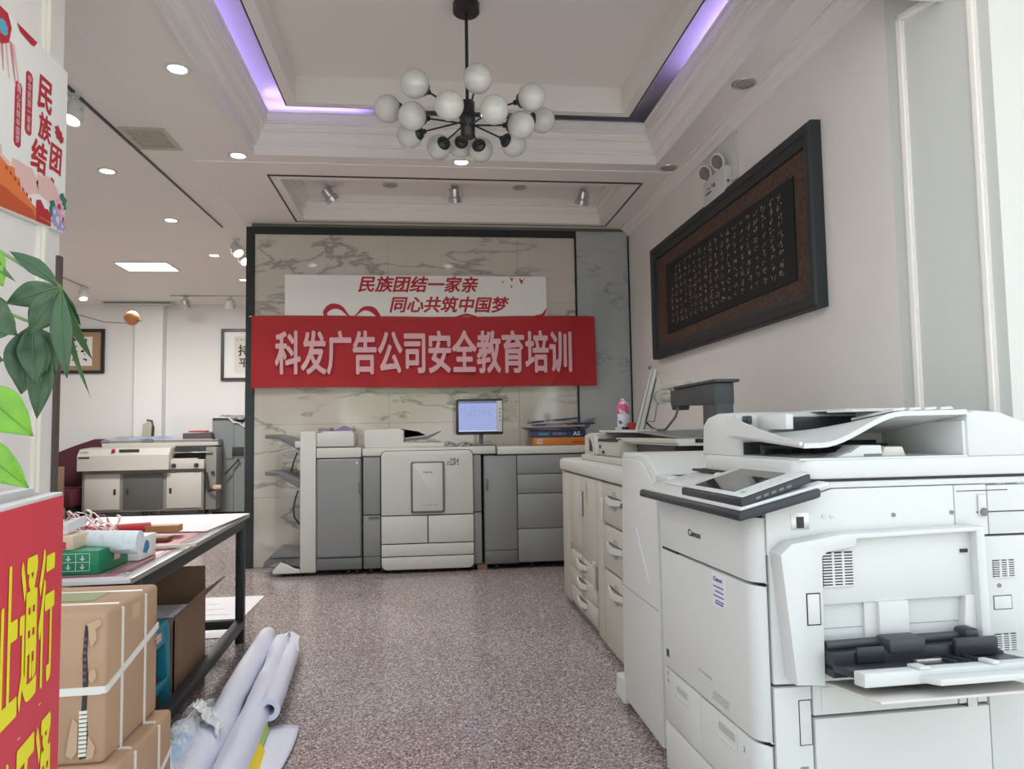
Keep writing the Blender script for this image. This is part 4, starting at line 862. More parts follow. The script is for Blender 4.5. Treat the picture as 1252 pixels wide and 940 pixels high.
slab('tray_shelf', mat('beige_plastic', (0.62, 0.60, 0.55), 0.5), 0.17, 0.62, -0.03, -0.27, -0.045, -0.037, xs=0.0)  # shelf below the tray bed, one even beige
slab('paper_guide', BLK, 0.50, 0.63, -0.10, -0.118, 0.018, 0.068, 0.008); slab('paper_guide', BLK, 0.22, 0.30, -0.10, -0.112, 0.018, 0.06, 0.006)
slab('release_tab', SILV, 0.35, 0.42, -0.15, -0.165, 0.018, 0.03, 0.002); slab('latch_piece', WPL, 0.30, 0.33, -0.19, -0.24, 0.022, 0.030); slab('latch_piece', WPL, 0.50, 0.52, -0.19, -0.24, 0.022, 0.032)
for x in (0.44, 0.48, 0.52): slab('bed_rib', CHAR, x, x + 0.004, -0.10, -0.185, 0.018, 0.026, 0)
# ---- control panel: black-rimmed wedge, tilting screen
def dz_(x): return 1.004 + 0.24 * (x + 0.068)
def dslab(name, m, x0, x1, y0, y1, d0, d1, bev, par=T):
    return MB().hexa([(x0, y0, dz_(x0) + d0), (x1, y0, dz_(x1) + d0), (x1, y1, dz_(x1) + d0), (x0, y1, dz_(x0) + d0), (x0, y0, dz_(x0) + d1), (x1, y0, dz_(x1) + d1), (x1, y1, dz_(x1) + d1), (x0, y1, dz_(x0) + d1)], bev=bev).build(name, m, par, local=True, smooth=35)
cp = dslab('control_deck', WPL, -0.058, 0.20, -0.050, 0.735, 0.022, 0.034, 0.003)
dslab('deck_rim', BLK, -0.068, 0.17, -0.062, 0.742, 0.0, 0.026, 0.008)
def ps(x, y, z): return (x, y, z)
# tilted unit: plane rising away from the user
def pz(x, y=0): return 1.058 + (x + 0.05) * 0.30
def pslab(name, m, x0, x1, y0, y1, d0, d1, bev=0.003, par=cp):
    return MB().hexa([(x0, y0, pz(x0) + d0), (x1, y0, pz(x1) + d0), (x1, y1, pz(x1) + d0), (x0, y1, pz(x0) + d0), (x0, y0, pz(x0) + d1), (x1, y0, pz(x1) + d1), (x1, y1, pz(x1) + d1), (x0, y1, pz(x0) + d1)], bev=bev).build(name, m, par, local=True, smooth=35)
pslab('screen_unit', BLK, -0.052, 0.15, -0.045, 0.37, -0.018, 0.006)
pslab('screen_bezel', WPL, -0.046, 0.147, -0.038, 0.365, 0.006, 0.010)
pslab('screen', mat('dark_screen', (0.03, 0.03, 0.028), 0.06, spec=0.8), -0.028, 0.128, 0.045, 0.315, 0.010, 0.0115, 0)
pslab('key', mat('green_key', (0.2, 0.55, 0.4), 0.4), -0.028, -0.018, -0.01, 0.01, 0.010, 0.013, 0.001)
for k in range(4): pslab('key', WPL2, 0.02 + k * 0.03, 0.035 + k * 0.03, -0.022, -0.007, 0.010, 0.0125, 0.001)
for k in range(5): pslab('key', GPLD, -0.01 + k * 0.022, 0.004 + k * 0.022, -0.0465, -0.044, -0.010, -0.003, 0)
dslab('stylus_tray', WPL2, 0.0, 0.16, 0.42, 0.66, 0.034, 0.044, 0.004, cp)
MB().sphere((0.10, 0.42, 1.085), 0.022, 16).build('hinge_cap', WPL, cp, local=True, smooth=180)
# ---- document feeder (rounded base, feeder head, curved tray, hinge box)
def rr(x0, x1, y0, y1, r, n=5):
    pts = []
    for cx_, cy_, a0 in ((x1 - r, y0 + r, 1.5 * PI), (x1 - r, y1 - r, 0), (x0 + r, y1 - r, .5 * PI), (x0 + r, y0 + r, PI)):
        for k in range(n): a = a0 + k / (n - 1) * PI / 2; pts.append((cx_ + math.cos(a) * r, cy_ + math.sin(a) * r))
    return pts
af = lp('feeder_base', WPL, T, rr(0.135, DX - 0.02, -0.012, 0.64, 0.05), 'z', 1.106, 1.160, 0.008)
lb('base_grip', WPL2, T, (0.128, 0.24, 1.112, 0.137, 0.34, 1.124), 0.003)
lp('feeder_head', WPL, T, [(0.36, 1.158), (0.36, 1.292), (0.40, 1.302), (0.52, 1.302), (0.59, 1.290), (0.632, 1.262), (0.642, 1.158)], 'x', 0.14, DX - 0.1, 0.012)
lb('head_cover', WPL, T, (0.60 - 0.18, 0.20, 1.30, 0.80, 0.62, 1.306), 0.003)
lb('head_gap', SEAM, T, (0.16, 0.352, 1.165, DX - 0.35, 0.362, 1.205), 0)
lp('hinge_box', WPL, T, [(0.665, 1.158), (0.665, 1.285), (0.70, 1.292), (0.78, 1.285), (0.86, 1.255), (DX, 1.20), (DX, 1.158)], 'y', -0.008, 0.60, 0.010)
lb('rear_wall', WPL, T, (0.655, 0.0, 1.158, 0.668, 0.36, 1.262), 0.004)
lb('sill', WPL, T, (0.14, -0.010, 1.158, 0.66, 0.004, 1.164), 0.002)
# output well: floor, rollers and paper stops
lb('well_floor', WPL2, T, (0.16, 0.01, 1.158, 0.65, 0.352, 1.163), 0)
for y in (0.30, 0.22):
    MB().cyl((0.17, y + .04, 1.19), (0.60, y + .04, 1.19), 0.006, n=10).build('roller_shaft', BLK, T, local=True)
for y, x in ((0.29, 0.19), (0.29, 0.26), (0.29, 0.36)): MB().cyl((x, y, 1.183), (x + 0.02, y, 1.183), 0.017, n=14).build('roller', BLK, T, local=True, smooth=40)
lp('paper_stop', WPL, T, [(0.27, 1.163), (0.30, 1.175), (0.315, 1.176), (0.345, 1.196), (0.41, 1.196), (0.415, 1.163)], 'y', 0.02, 0.10, 0.003)
lp('paper_stop', mat('pale_beige_plastic', (0.66, 0.64, 0.59), 0.5), T, [(0.43, 1.163), (0.445, 1.19), (0.50, 1.19), (0.51, 1.163)], 'y', 0.05, 0.20, 0.003)
lb('stop_slot', GPLD, T, (0.355, 0.018, 1.166, 0.41, 0.0205, 1.172), 0); lb('stop_slot', GPLD, T, (0.50, 0.03, 1.164, 0.56, 0.034, 1.168), 0)
# curved document tray: low at the feeder and front, rising to the rear corner
def dtray(u, v):
    x = 0.135 + 0.53 * u; y = 0.40 - 0.41 * v
    s = max(0.0, min(1.0, (u - 0.10) / 0.5)); s = s * s * (3 - 2 * s)
    f = v * s
    z = 1.236 - 0.030 * v * (1 - s) + 0.052 * f + 0.006 * v * u
    if v > 0.98: y -= 0.0
    x += 0.02 * v * (1 - u)
    return (x, y, z)
MB().grid(dtray, 22, 12, 0.014).build('document_tray', WPL, T, local=True, smooth=50)
# front fairing of the tray
def fair(u, v):
    p = dtray(u, 1.0) if False else None
    yy = 0.40 - 0.41 * u; a = dtray(0, u); return (a[0] - 0.004, yy, a[2] - 0.006 + (0.055 * (1 - u) ** 1.5 + 0.010) * v)
MB().grid(fair, 12, 2, 0.010).build('tray_fairing', WPL, T, local=True, smooth=50)
# ribbed end of the tray and side guides
for k in range(4):
    x = 0.44 + k * 0.05
    MB().hexa([(x, 0.0, dtray((x - .135) / .53, .97)[2] + .002), (x + 0.036, 0.0, dtray((x + .036 - .135) / .53, .97)[2] + .004), (x + 0.036, 0.20, 1.272), (x, 0.20, 1.268), (x, 0.0, dtray((x - .135) / .53, .97)[2] + .010), (x + 0.036, 0.0, dtray((x + .036 - .135) / .53, .97)[2] + .012), (x + 0.036, 0.20, 1.28), (x, 0.20, 1.276)], bev=0.001).build('tray_rib', WPL, T, local=True)
lp('tray_extension', WPL, T, [(0.36, 0.20), (0.38, 0.10), (0.65, 0.08), (0.655, 0.20)], 'z', 1.294, 1.299, 0.001)
lb('side_guide', WPL, T, (0.20, 0.16, 1.245, 0.225, 0.34, 1.292), 0.004); lb('side_guide', WPL, T, (0.55, 0.10, 1.27, 0.57, 0.34, 1.30), 0.004)
lb('pickup_unit', BLK, T, (0.25, 0.33, 1.245, 0.55, 0.362, 1.285), 0.004); lb('pickup_unit', BLK, T, (0.15, 0.30, 1.262, 0.165, 0.345, 1.29), 0.004)
for x in (0.12, 0.9):
    for y in (0.08, 0.6): MB().cyl((x - .01, y, 0.025), (x + .01, y, 0.025), 0.025, n=14).build('caster', BLK, T, local=True)

# ---- finisher between the white copier and the cream row
t = thing('booklet_finisher', 'tall narrow white finisher between the white copier and the cream copier', 'finisher', (0.88, 3.0, 0))
MB().prism([(2.70, 0.04), (2.70, 1.03), (2.78, 1.07), (2.96, 1.150), (3.30, 1.150), (3.32, 1.13), (3.36, 0.30), (3.36, 0.04)], 'x', 0.885, 1.62, bev=0.010).build('body', WPL, t, smooth=35)
MB().prism([(2.78, 0.05), (2.78, 1.02), (2.98, 1.125), (3.27, 1.125), (3.33, 0.30), (3.33, 0.05)], 'x', 0.872, 0.886, bev=0.004).build('front_door', WPL, t, smooth=35)
MB().prism([(3.06, 0.84), (3.07, 0.84), (2.90, 0.64), (2.89, 0.64)], 'x', 0.869, 0.873).build('door_crease', PAPER, t)
bx('door_seam', GPL, t, (0.8705, 2.79, 0.555, 0.8725, 3.32, 0.558), 0)
MB().prism([(3.30, 0.03), (3.30, 0.14), (3.42, 0.13), (3.44, 0.03)], 'x', 0.86, 1.2, bev=0.006).build('foot', WPL, t)
MB().cyl((0.89, 3.348, 0.9), (0.89, 3.36, 0.9), 0.012, n=12).build('hinge_pin', GPLD, t)
bx('platform', WPL, t, (0.88, 2.66, 1.035, 1.5, 2.80, 1.075), 0.006)
for k in range(3): bx('vent_slot', SEAM, t, (0.93, 2.69 + k * 0.03, 1.0745, 1.06, 2.70 + k * 0.03, 1.0762), 0)
bx('plinth', GPL, t, (0.92, 2.72, 0.0, 1.58, 3.3, 0.045), 0)

# ================================================================== LEFT SIDE: poster, sign
t = thing('wall_poster', 'white poster with red slogan and flowers fixed on the left jamb above the plant', 'poster', (-1.425, 2.7, 2.03))
MB().hexa([(-1.427, 2.33, 2.005), (-1.405, 2.33, 2.005), (-1.405, 3.012, 2.055), (-1.427, 3.012, 2.055), (-1.427, 2.33, 2.70), (-1.405, 2.33, 2.70), (-1.405, 3.012, 2.70), (-1.427, 3.012, 2.70)]).build('board', WHB, t)
PX = -1.4045; XY = (0, 1, 0)
RD = mat('poster_red', (0.48, 0.02, 0.035), 0.5); RO = mat('poster_orange', (0.75, 0.20, 0.05), 0.5); BLM = mat('poster_blush', (0.78, 0.52, 0.48), 0.6); WPR = MATS['white_print']
for ch, y, z, w, h in (('民', 2.79, 2.465, 0.105, 0.13), ('族', 2.80, 2.355, 0.095, 0.105), ('结', 2.755, 2.225, 0.115, 0.12), ('团', 2.885, 2.265, 0.095, 0.11)):
    text('lettering', ch, RD, t, (PX, y, z), XY, Z, w, h, bold=0.035, shear=0.1)
for y, z0, z1, body in ((2.735, 2.335, 2.565, '中华民族一家亲'), (2.668, 2.265, 2.495, '同心共筑中国梦')):
    p = MB().prism([(y - 0.022, z0 + 0.012), (y - 0.012, z0), (y + 0.012, z0), (y + 0.022, z0 + 0.012), (y + 0.022, z1 - 0.012), (y + 0.012, z1), (y - 0.012, z1), (y - 0.022, z1 - 0.012)], 'x', PX - 0.0005, PX + 0.0005).build('slogan_strip', RD, t)
    text('lettering', body, WPR, p, (PX + 0.0008, y - 0.012, z0 + 0.012), XY, Z, 0.024, z1 - z0 - 0.024, vertical=True, ext=0.0004)
MB().prism([(2.90, 2.20), (2.92, 2.195), (2.925, 2.235), (2.90, 2.24)], 'x', PX - 0.0005, PX + 0.0005).build('seal', RD, t)
def blob(name, m, cy_, cz_, r, n=9, amp=0.35, seed=1, ex=0.0006, par=None, sy=1.0):
    rnd = random.Random(seed); pts = []
    for k in range(n * 2):
        a = PI * k / n; q = r * (1 + amp * (rnd.random() - .3) * (1 if k % 2 else -0.6)); pts.append((PX + ex, cy_ + math.cos(a) * q * sy, cz_ + math.sin(a) * q))
    return MB().face(pts).build(name, m, par or t, recalc=False)
blob('cloud', BLM, 2.72, 2.17, 0.055, 9, .4, 3, sy=1.6); blob('cloud', BLM, 2.88, 2.185, 0.045, 9, .4, 4, sy=1.9); blob('cloud', BLM, 2.50, 2.17, 0.06, 9, .4, 5, sy=2.0)
MB().face([(PX + .0009, y, z) for y, z in ((2.34, 2.01), (2.80, 2.043), (2.80, 2.09), (2.76, 2.10), (2.72, 2.125), (2.70, 2.12), (2.69, 2.16), (2.66, 2.16), (2.655, 2.185), (2.61, 2.18), (2.55, 2.20), (2.45, 2.17), (2.34, 2.19))]).build('great_wall_print', RO, t, recalc=False)
MB().face([(PX + .0012, y, z) for y, z in ((2.34, 2.0085), (2.80, 2.043), (2.78, 2.075), (2.70, 2.085), (2.60, 2.10), (2.5, 2.10), (2.34, 2.12))]).build('hill_print', mat('poster_brick', (0.55, 0.09, 0.03), 0.6), t, recalc=False)
for k in range(7): MB().face([(PX + .0014, 2.60 + k * .026, 2.165 - k * .010), (PX + .0014, 2.612 + k * .026, 2.160 - k * .010), (PX + .0014, 2.612 + k * .026, 2.172 - k * .010), (PX + .0014, 2.60 + k * .026, 2.177 - k * .010)]).build('battlement', RD, t, recalc=False)
p = MB().face([(PX + .0014, y, z) for y, z in ((2.80, 2.042), (2.905, 2.050), (2.905, 2.09), (2.88, 2.11), (2.86, 2.105), (2.83, 2.13), (2.80, 2.12))]).build('red_corner', RD, t, recalc=False)
text('lettering', '社会主义核心价值观', mat('gold_print', (0.75, 0.5, 0.12), 0.5), p, (PX + .0016, 2.825, 2.060), XY, Z, 0.075, 0.008)
gp = mat('poster_green', (0.03, 0.20, 0.12), 0.5); pp = mat('poster_purple', (0.38, 0.34, 0.62), 0.5); pk_ = mat('poster_pink', (0.80, 0.45, 0.58), 0.5)
blob('leaf_print', gp, 2.985, 2.17, 0.03, 7, .8, 8, .0010); blob('leaf_print', gp, 2.915, 2.12, 0.028, 7, .8, 9, .0010)
fk = [('poster_flower', pp, 2.955, 2.09, .036), ('poster_flower', pk_, 2.965, 2.145, .030), ('poster_flower', pp, 2.93, 2.115, .022), ('poster_flower', pk_, 2.995, 2.105, .022), ('poster_flower', pp, 2.99, 2.075, .02)]
for k, (nm, m_, y, z, r) in enumerate(fk):
    f = blob('flower_print', m_, y, min(z, 9), r, 10, .7, 20 + k, .0015 + k * .0002)
    blob('flower_heart', WPR if k % 2 == 0 else RD, y, z, r * .4, 7, .7, 30 + k, .0019 + k * .0002, par=f)
blob('peony_print', RD, 2.945, 2.430, 0.024, 8, .7, 12, .0010); blob('peony_print', RD, 2.965, 2.415, 0.02, 8, .7, 13, .0012)
# ribbon and drum at the upper left
MB().face([(PX + .0012, y, z) for y, z in ((2.645, 2.698), (2.78, 2.698), (2.760, 2.672), (2.735, 2.668), (2.665, 2.675))]).build('ribbon_print', RD, t, recalc=False)
MB().face([(PX + .0010, y, z) for y, z in ((2.48, 2.698), (2.59, 2.698), (2.615, 2.66), (2.60, 2.60), (2.56, 2.575), (2.48, 2.58))]).build('drum_print', RD, t, recalc=False)
blob('drum_face', mat('poster_teal', (0.10, 0.42, 0.55), 0.5), 2.565, 2.635, 0.026, 8, .2, 6, .0014)
for k, (ya, yb) in enumerate(((2.545, 2.57), (2.57, 2.605), (2.60, 2.645), (2.615, 2.675))):
    MB().face([(PX + .0008, ya, 2.61), (PX + .0008, ya + .020, 2.61), (PX + .0008, yb + .006, 2.49 - .01 * k), (PX + .0008, yb, 2.49 - .01 * k)]).build('tassel_print', BLM if k % 2 else mat('poster_rose', (0.70, 0.28, 0.30), 0.5), t, recalc=False)

# red no-passage sign: a tall foam board standing on the floor, splayed to the doorway
sdv = Vector((-.194, 1, 0)).normalized(); rz = math.atan2(sdv.y, sdv.x)
t = thing('warning_sign', 'tall red board with big yellow characters standing in the left foreground', 'sign', (-.785, 1.711, 0), rz)
RS = mat('sign_red', (0.60, 0.035, 0.06), 0.45); YL = mat('sign_yellow', (0.80, 0.74, 0.01), 0.45)
bx('board', WPL2, t, (-0.62, 0.003, 0.0, 0.0, 0.03, 1.137), 0.002, True)
bx('face', RS, t, (-0.615, 0.0, 0.004, -0.005, 0.0032, 1.130), 0, True)
bx('back_board', WPL, t, (-0.64, 0.05, 0.0, -0.03, 0.075, 1.15), 0.002, True)
L = dict(local=True)
for row, (za, h, s_) in enumerate(((0.765, 0.27, '禁止通行'), (0.43, 0.27, '此路不通'), (0.09, 0.27, '注意安全'))):
    if row == 2: continue
    for k, ch in enumerate(s_):
        cxs = (-0.455, -0.335, -0.225, -0.115)[k]; w = 0.105
        zz = za - (0.003 if k < 3 else 0)
        text('lettering', ch, YL, t, (cxs - w / 2, -0.0006, zz), (1, 0, 0), Z, w, h, bold=0.028, ext=0.0004, **L)
for x, z in ((-0.15, 0.735), (-0.27, 0.715)): 
    bx('scratch', PAPER, t, (x, -0.001, z, x + 0.012, -0.0003, z + 0.0015), 0, True)

# ================================================================== TABLE
t = thing('work_table', 'long black steel table with a pale glass covered top along the left side', 'table', (-1.6, 3.75, 0))
TX1 = -1.04
def tb(name, m, c, bev=0.003, label=None): return bx(name, m, t, c, bev, label=label)
tb('table_top', mat('table_top_grey', (0.62, 0.60, 0.60), 0.25), (-2.45, 2.72, 0.745, TX1, 4.80, 0.762), 0.002)
tb('glass_top', mat('glass_sheet', (0.68, 0.66, 0.68), 0.06, spec=0.8), (-2.42, 2.74, 0.7625, TX1 - 0.03, 4.78, 0.768), 0)
tb('edge_strip', SILV, (TX1 - 0.004, 2.72, 0.745, TX1 + 0.004, 4.80, 0.764), 0)
tb('edge_tape', mat('dark_red_edge', (0.16, 0.03, 0.05), 0.4), (TX1 - 0.055, 2.80, 0.768, TX1 - 0.035, 4.50, 0.7695), 0)
tb('pink_sheet', mat('pink_vinyl', (0.42, 0.16, 0.20), 0.35), (-1.95, 2.74, 0.768, TX1 - 0.06, 3.35, 0.7695), 0)
tb('red_sheet', mat('red_vinyl', (0.28, 0.03, 0.05), 0.4), (-1.75, 3.3, 0.768, TX1 - 0.06, 4.1, 0.7700), 0)
tb('grey_sheet', mat('grey_glass_print', (0.24, 0.22, 0.21), 0.12, spec=0.8), (-1.7, 2.78, 0.7696, TX1 - 0.10, 3.05, 0.7712), 0)
for y in (2.80, 4.68):
    for x in (-2.40, TX1 - 0.055): tb('leg', DARKST, (x, y, 0.0, x + 0.05, y + 0.05, 0.745))
tb('side_rail', DARKST, (TX1 - 0.055, 2.85, 0.69, TX1 - 0.005, 4.68, 0.745)); tb('side_rail', DARKST, (-2.40, 2.85, 0.69, -2.35, 4.68, 0.745))
for y in (2.80, 4.68): tb('end_rail', DARKST, (-2.35, y, 0.69, TX1 - 0.055, y + 0.05, 0.745))
tb('floor_rail', DARKST, (TX1 - 0.055, 2.85, 0.09, TX1 - 0.005, 4.68, 0.14)); tb('floor_rail', DARKST, (-2.40, 2.85, 0.09, -2.35, 4.68, 0.14))
tb('floor_rail', DARKST, (-2.35, 4.68, 0.09, TX1 - 0.055, 4.73, 0.14))
ZT = 0.7725
def flat_obj(name, m, label, cat, c, bev=0.0, rz=0.0, group=None):
    o = thing(name, label, cat, ((c[0] + c[3]) / 2, (c[1] + c[4]) / 2, c[2]), rz, group); return o
# white paper sheets on the far end of the table
o = MB().hexa([(-1.95, 4.0, ZT), (-1.12, 3.92, ZT), (-1.10, 4.76, ZT), (-1.98, 4.76, ZT), (-1.95, 4.0, ZT + .004), (-1.12, 3.92, ZT + .004), (-1.10, 4.76, ZT + .004), (-1.98, 4.76, ZT + .004)]).build('paper_sheets', PAPER)
tag(o, 'large white paper sheets lying on the far end of the table', 'paper')
# rolled drawing
t2 = thing('paper_roll', 'white rolled drawing lying across the near end of the table', 'paper roll', (-1.15, 3.0, 0.87))
MB().rings([[Vector((-1.42, 3.02, 0.868)) + Vector((0, math.cos(a), math.sin(a))) * 0.038 for a in [k * PI / 10 for k in range(20)]],
            [Vector((-1.055, 2.88, 0.868)) + Vector((0, math.cos(a), math.sin(a))) * 0.043 for a in [k * PI / 10 for k in range(20)]]]).build('sheet', mat('drawing_paper', (0.74, 0.80, 0.84), 0.6, noise=(35, (0.64, 0.72, 0.78), 0.1)), t2, smooth=40)
MB().hexa([(-1.12, 2.84, .850), (-1.075, 2.835, .850), (-1.075, 2.90, .829), (-1.12, 2.91, .829), (-1.12, 2.84, .852), (-1.075, 2.835, .852), (-1.075, 2.90, .831), (-1.12, 2.91, .831)]).build('loose_edge', MATS['drawing_paper'], t2)
# green box
t2 = thing('green_box', 'green carton with white handling symbols on the near end of the table', 'box', (-1.25, 2.9, ZT))
GB = mat('green_carton', (0.01, 0.20, 0.09), 0.45); WS = mat('symbol_white', (0.60, 0.72, 0.66), 0.5)
gx0, gx1, gy0, gy1, gz = -1.42, -1.165, 2.80, 3.06, 0.855
bx('carton', GB, t2, (gx0, gy0, ZT, gx1, gy1, gz), 0.003)
for z in (ZT + 0.012, ZT + 0.042, ZT + 0.072): bx('symbol_line', WS, t2, (gx0 + 0.13, gy0 - 0.001, z, gx0 + 0.225, gy0, z + 0.0015), 0)
for x in (0.13, 0.177, 0.2235): bx('symbol_line', WS, t2, (gx0 + x, gy0 - 0.001, ZT + 0.012, gx0 + x + 0.0015, gy0, ZT + 0.0735), 0)
for x, z in ((0.153, 0.022), (0.20, 0.022), (0.153, 0.052), (0.20, 0.052)):
    bx('symbol', WS, t2, (gx0 + x - 0.002, gy0 - 0.001, ZT + z, gx0 + x + 0.002, gy0, ZT + z + 0.014), 0)
    MB().prism([(gx0 + x - 0.009, ZT + z + 0.004), (gx0 + x, ZT + z - 0.005), (gx0 + x + 0.009, ZT + z + 0.004)], 'y', gy0 - 0.001, gy0).build('symbol', WS, t2)
bx('label_patch', mat('pale_pink_paper', (0.70, 0.50, 0.45), 0.6), t2, (gx1, 2.93, 0.80, gx1 + 0.001, 2.98, 0.825), 0)
# white carton with blue drop
t2 = thing('white_carton', 'small white carton with a blue drop mark behind the green box', 'box', (-1.15, 3.15, ZT))
bx('carton', WHB, t2, (-1.34, 3.065, ZT, -1.125, 3.24, 0.86), 0.002)
MB().prism([(3.10, 0.80), (3.14, 0.79), (3.165, 0.81), (3.16, 0.835), (3.13, 0.845), (3.11, 0.825)], 'x', -1.125, -1.124).build('drop_mark', mat('blue_mark', (0.03, 0.22, 0.45), 0.5), t2)
# small parcel with a red label on the green box
t2 = thing('small_parcel', 'small cream parcel with a red label on top of the green box', 'box', (-1.33, 2.9, gz))
bx('parcel', mat('cream_card', (0.68, 0.52, 0.40), 0.7), t2, (-1.42, 2.82, gz + 0.001, -1.262, 2.98, 0.905), 0.003)
bx('red_label', RS, t2, (-1.35, 2.818, 0.86, -1.285, 2.82, 0.885), 0)
o = MB().hexa([(-1.40, 2.9, 0.906), (-1.30, 2.86, 0.906), (-1.29, 2.98, 0.93), (-1.39, 3.0, 0.93), (-1.40, 2.9, 0.91), (-1.295, 2.86, 0.945), (-1.285, 2.98, 0.965), (-1.39, 3.0, 0.934)]).build('folded_sheet', PAPER)
tag(o, 'folded white sheet standing on the small cream parcel', 'paper')
# red cloth roll on a wooden core, cardboard cores
t2 = thing('red_roll', 'red cloth roll on a wooden stick lying across the table', 'cloth roll', (-1.4, 3.85, 0.81))
MB().tube([(-1.80, 3.62, 0.806), (-1.6, 3.72, 0.807), (-1.36, 3.84, 0.806)], 0.032, 16).build('cloth', REDC, t2, smooth=60)
MB().box(-1.38, 3.80, 0.79, -1.22, 3.88, 0.822).build('core', mat('light_wood', (0.50, 0.28, 0.12), 0.6), t2)
for k, (c, lab_) in enumerate((((-1.36, 3.60, ZT, -1.20, 3.68, 0.79), 'dark wooden strip lying in front of the red roll'), ((-1.44, 3.42, ZT, -1.27, 3.50, 0.83), 'cardboard offcut between the rolled drawing and the red roll'))):
    o = bx('wood_offcut', mat(('brown_wood', 'kraft_card')[k], ((0.22, 0.09, 0.04), (0.50, 0.30, 0.15))[k], 0.6), None, c, 0.002); tag(o, lab_, 'offcut')
o = MB().hexa([(-1.30, 3.30, ZT), (-1.02, 3.42, ZT), (-1.02, 3.445, ZT), (-1.30, 3.325, ZT), (-1.30, 3.30, ZT + .012), (-1.02, 3.42, ZT + .012), (-1.02, 3.445, ZT + .012), (-1.30, 3.325, ZT + .012)]).build('wooden_strip', mat('pale_strip', (0.62, 0.56, 0.48), 0.6)); tag(o, 'thin pale strip sticking out over the table edge', 'strip')
o = MB().cyl((-1.40, 3.22, 0.795), (-1.20, 3.28, 0.795), 0.022, n=16).build('blue_roll', mat('blue_vinyl', (0.02, 0.06, 0.32), 0.4), smooth=60); tag(o, 'short blue vinyl roll beneath the rolled drawing', 'vinyl roll')
# ribbons
rnd = random.Random(9); mb = MB()
for k in range(26):
    cx_, cy_ = rnd.uniform(-1.72, -1.40), rnd.uniform(3.35, 3.75); r_ = rnd.uniform(.02, .07); a0 = rnd.uniform(0, 6.3); z_ = rnd.uniform(0.80, 0.90); el = rnd.uniform(.4, 1)
    mb.tube([(cx_ + math.cos(a0 + i * .5) * r_ * 1.3, cy_ + math.sin(a0 + i * .5) * r_ * el, max(z_ + math.sin(i * .9 + k) * .03, ZT + .008)) for i in range(12)], (0.012, 0.0012), flat=(0, 0, 1))
o = mb.build('ribbon_tangle', mat('pink_ribbon', (0.80, 0.62, 0.62), 0.5)); tag(o, 'tangle of pale pink ribbons lying behind the rolled drawing', 'ribbons'); o['kind'] = 'stuff'
o = MB().box(-1.70, 3.52, ZT, -1.58, 3.62, 0.82, bev=.01).build('dark_pouch', mat('navy_cloth', (0.02, 0.025, 0.06), 0.6)); tag(o, 'small dark navy pouch among the pink ribbons', 'pouch')
mb = MB()
for k in range(7):
    cx_, cy_ = rnd.uniform(-1.22, -1.14), rnd.uniform(3.12, 3.3); r_ = rnd.uniform(.015, .035); a0 = rnd.uniform(0, 6.3)
    mb.tube([(cx_ + math.cos(a0 + i * .5) * r_, cy_ + math.sin(a0 + i * .5) * r_, ZT + 0.012 + .012 * abs(math.sin(i + k))) for i in range(10)], (0.009, 0.001), flat=(0, 0, 1))
o = mb.build('ribbon_tangle', MATS['pink_ribbon']); tag(o, 'few pink ribbon curls beside the white carton near the table edge', 'ribbons'); o['kind'] = 'stuff'

# ================================================================== CARTONS, STOOL, ROLLS ON THE FLOOR
def carton(name, label, x0, x1, y0, y1, z0, z1, worn=False):
    t = thing(name, label, 'cardboard box', ((x0 + x1) / 2, (y0 + y1) / 2, z0))
    def wob(u, v): return 0
    bm = MB().box(x0, y0, z0, x1, y1, z1, bev=0.014, seg=3)
    bm.build('carton', CARD, t, smooth=40)
    bx('tape', mat('packing_tape', (0.42, 0.30, 0.19), 0.25), t, ((x0 + x1) / 2 - .03, y0 + .01, z1 - 0.0002, (x0 + x1) / 2 + .03, y1 - .01, z1 + 0.0008), 0)
    def band(pts, nrm): MB().tube(pts, (0.013, 0.0015), flat=nrm).build('strap', STRAP, t)
    e = 0.002
    for yy in ((y0 + (y1 - y0) * .26), (y0 + (y1 - y0) * .70)):
        band([(x1 - .01, yy - .006, z1 + e), (x1 + e, yy, z1 - .01), (x1 + e, yy + .008, (z0 + z1) / 2), (x1 + e, yy, z0 + .01)], (1, 0, 0)) if False else None
        MB().hexa([(x1, yy, z0), (x1 + e, yy, z0), (x1 + e, yy + .013, z0), (x1, yy + .013, z0), (x1, yy, z1 - .012), (x1 + e, yy, z1 - .012), (x1 + e, yy + .013, z1 - .012), (x1, yy + .013, z1 - .012)]).build('strap', STRAP, t)
        MB().box(x0, yy, z1, x1 - .012, yy + .013, z1 + e).build('strap', STRAP, t)
        MB().hexa([(x1 - .014, yy, z1), (x1, yy, z1 - .014), (x1, yy + .013, z1 - .014), (x1 - .014, yy + .013, z1), (x1 - .014, yy, z1 + e), (x1 + e, yy, z1 - .012), (x1 + e, yy + .013, z1 - .012), (x1 - .014, yy + .013, z1 + e)]).build('strap', STRAP, t)
    return t
BX1, BY0, BY1 = -0.825, 2.035, 2.405
t = carton('worn_carton', 'big worn cardboard box with white straps, uppermost of the two in the left foreground', -1.40, BX1, BY0, BY1, 0.425, 0.805)
zc = (0.425 + 0.805) / 2
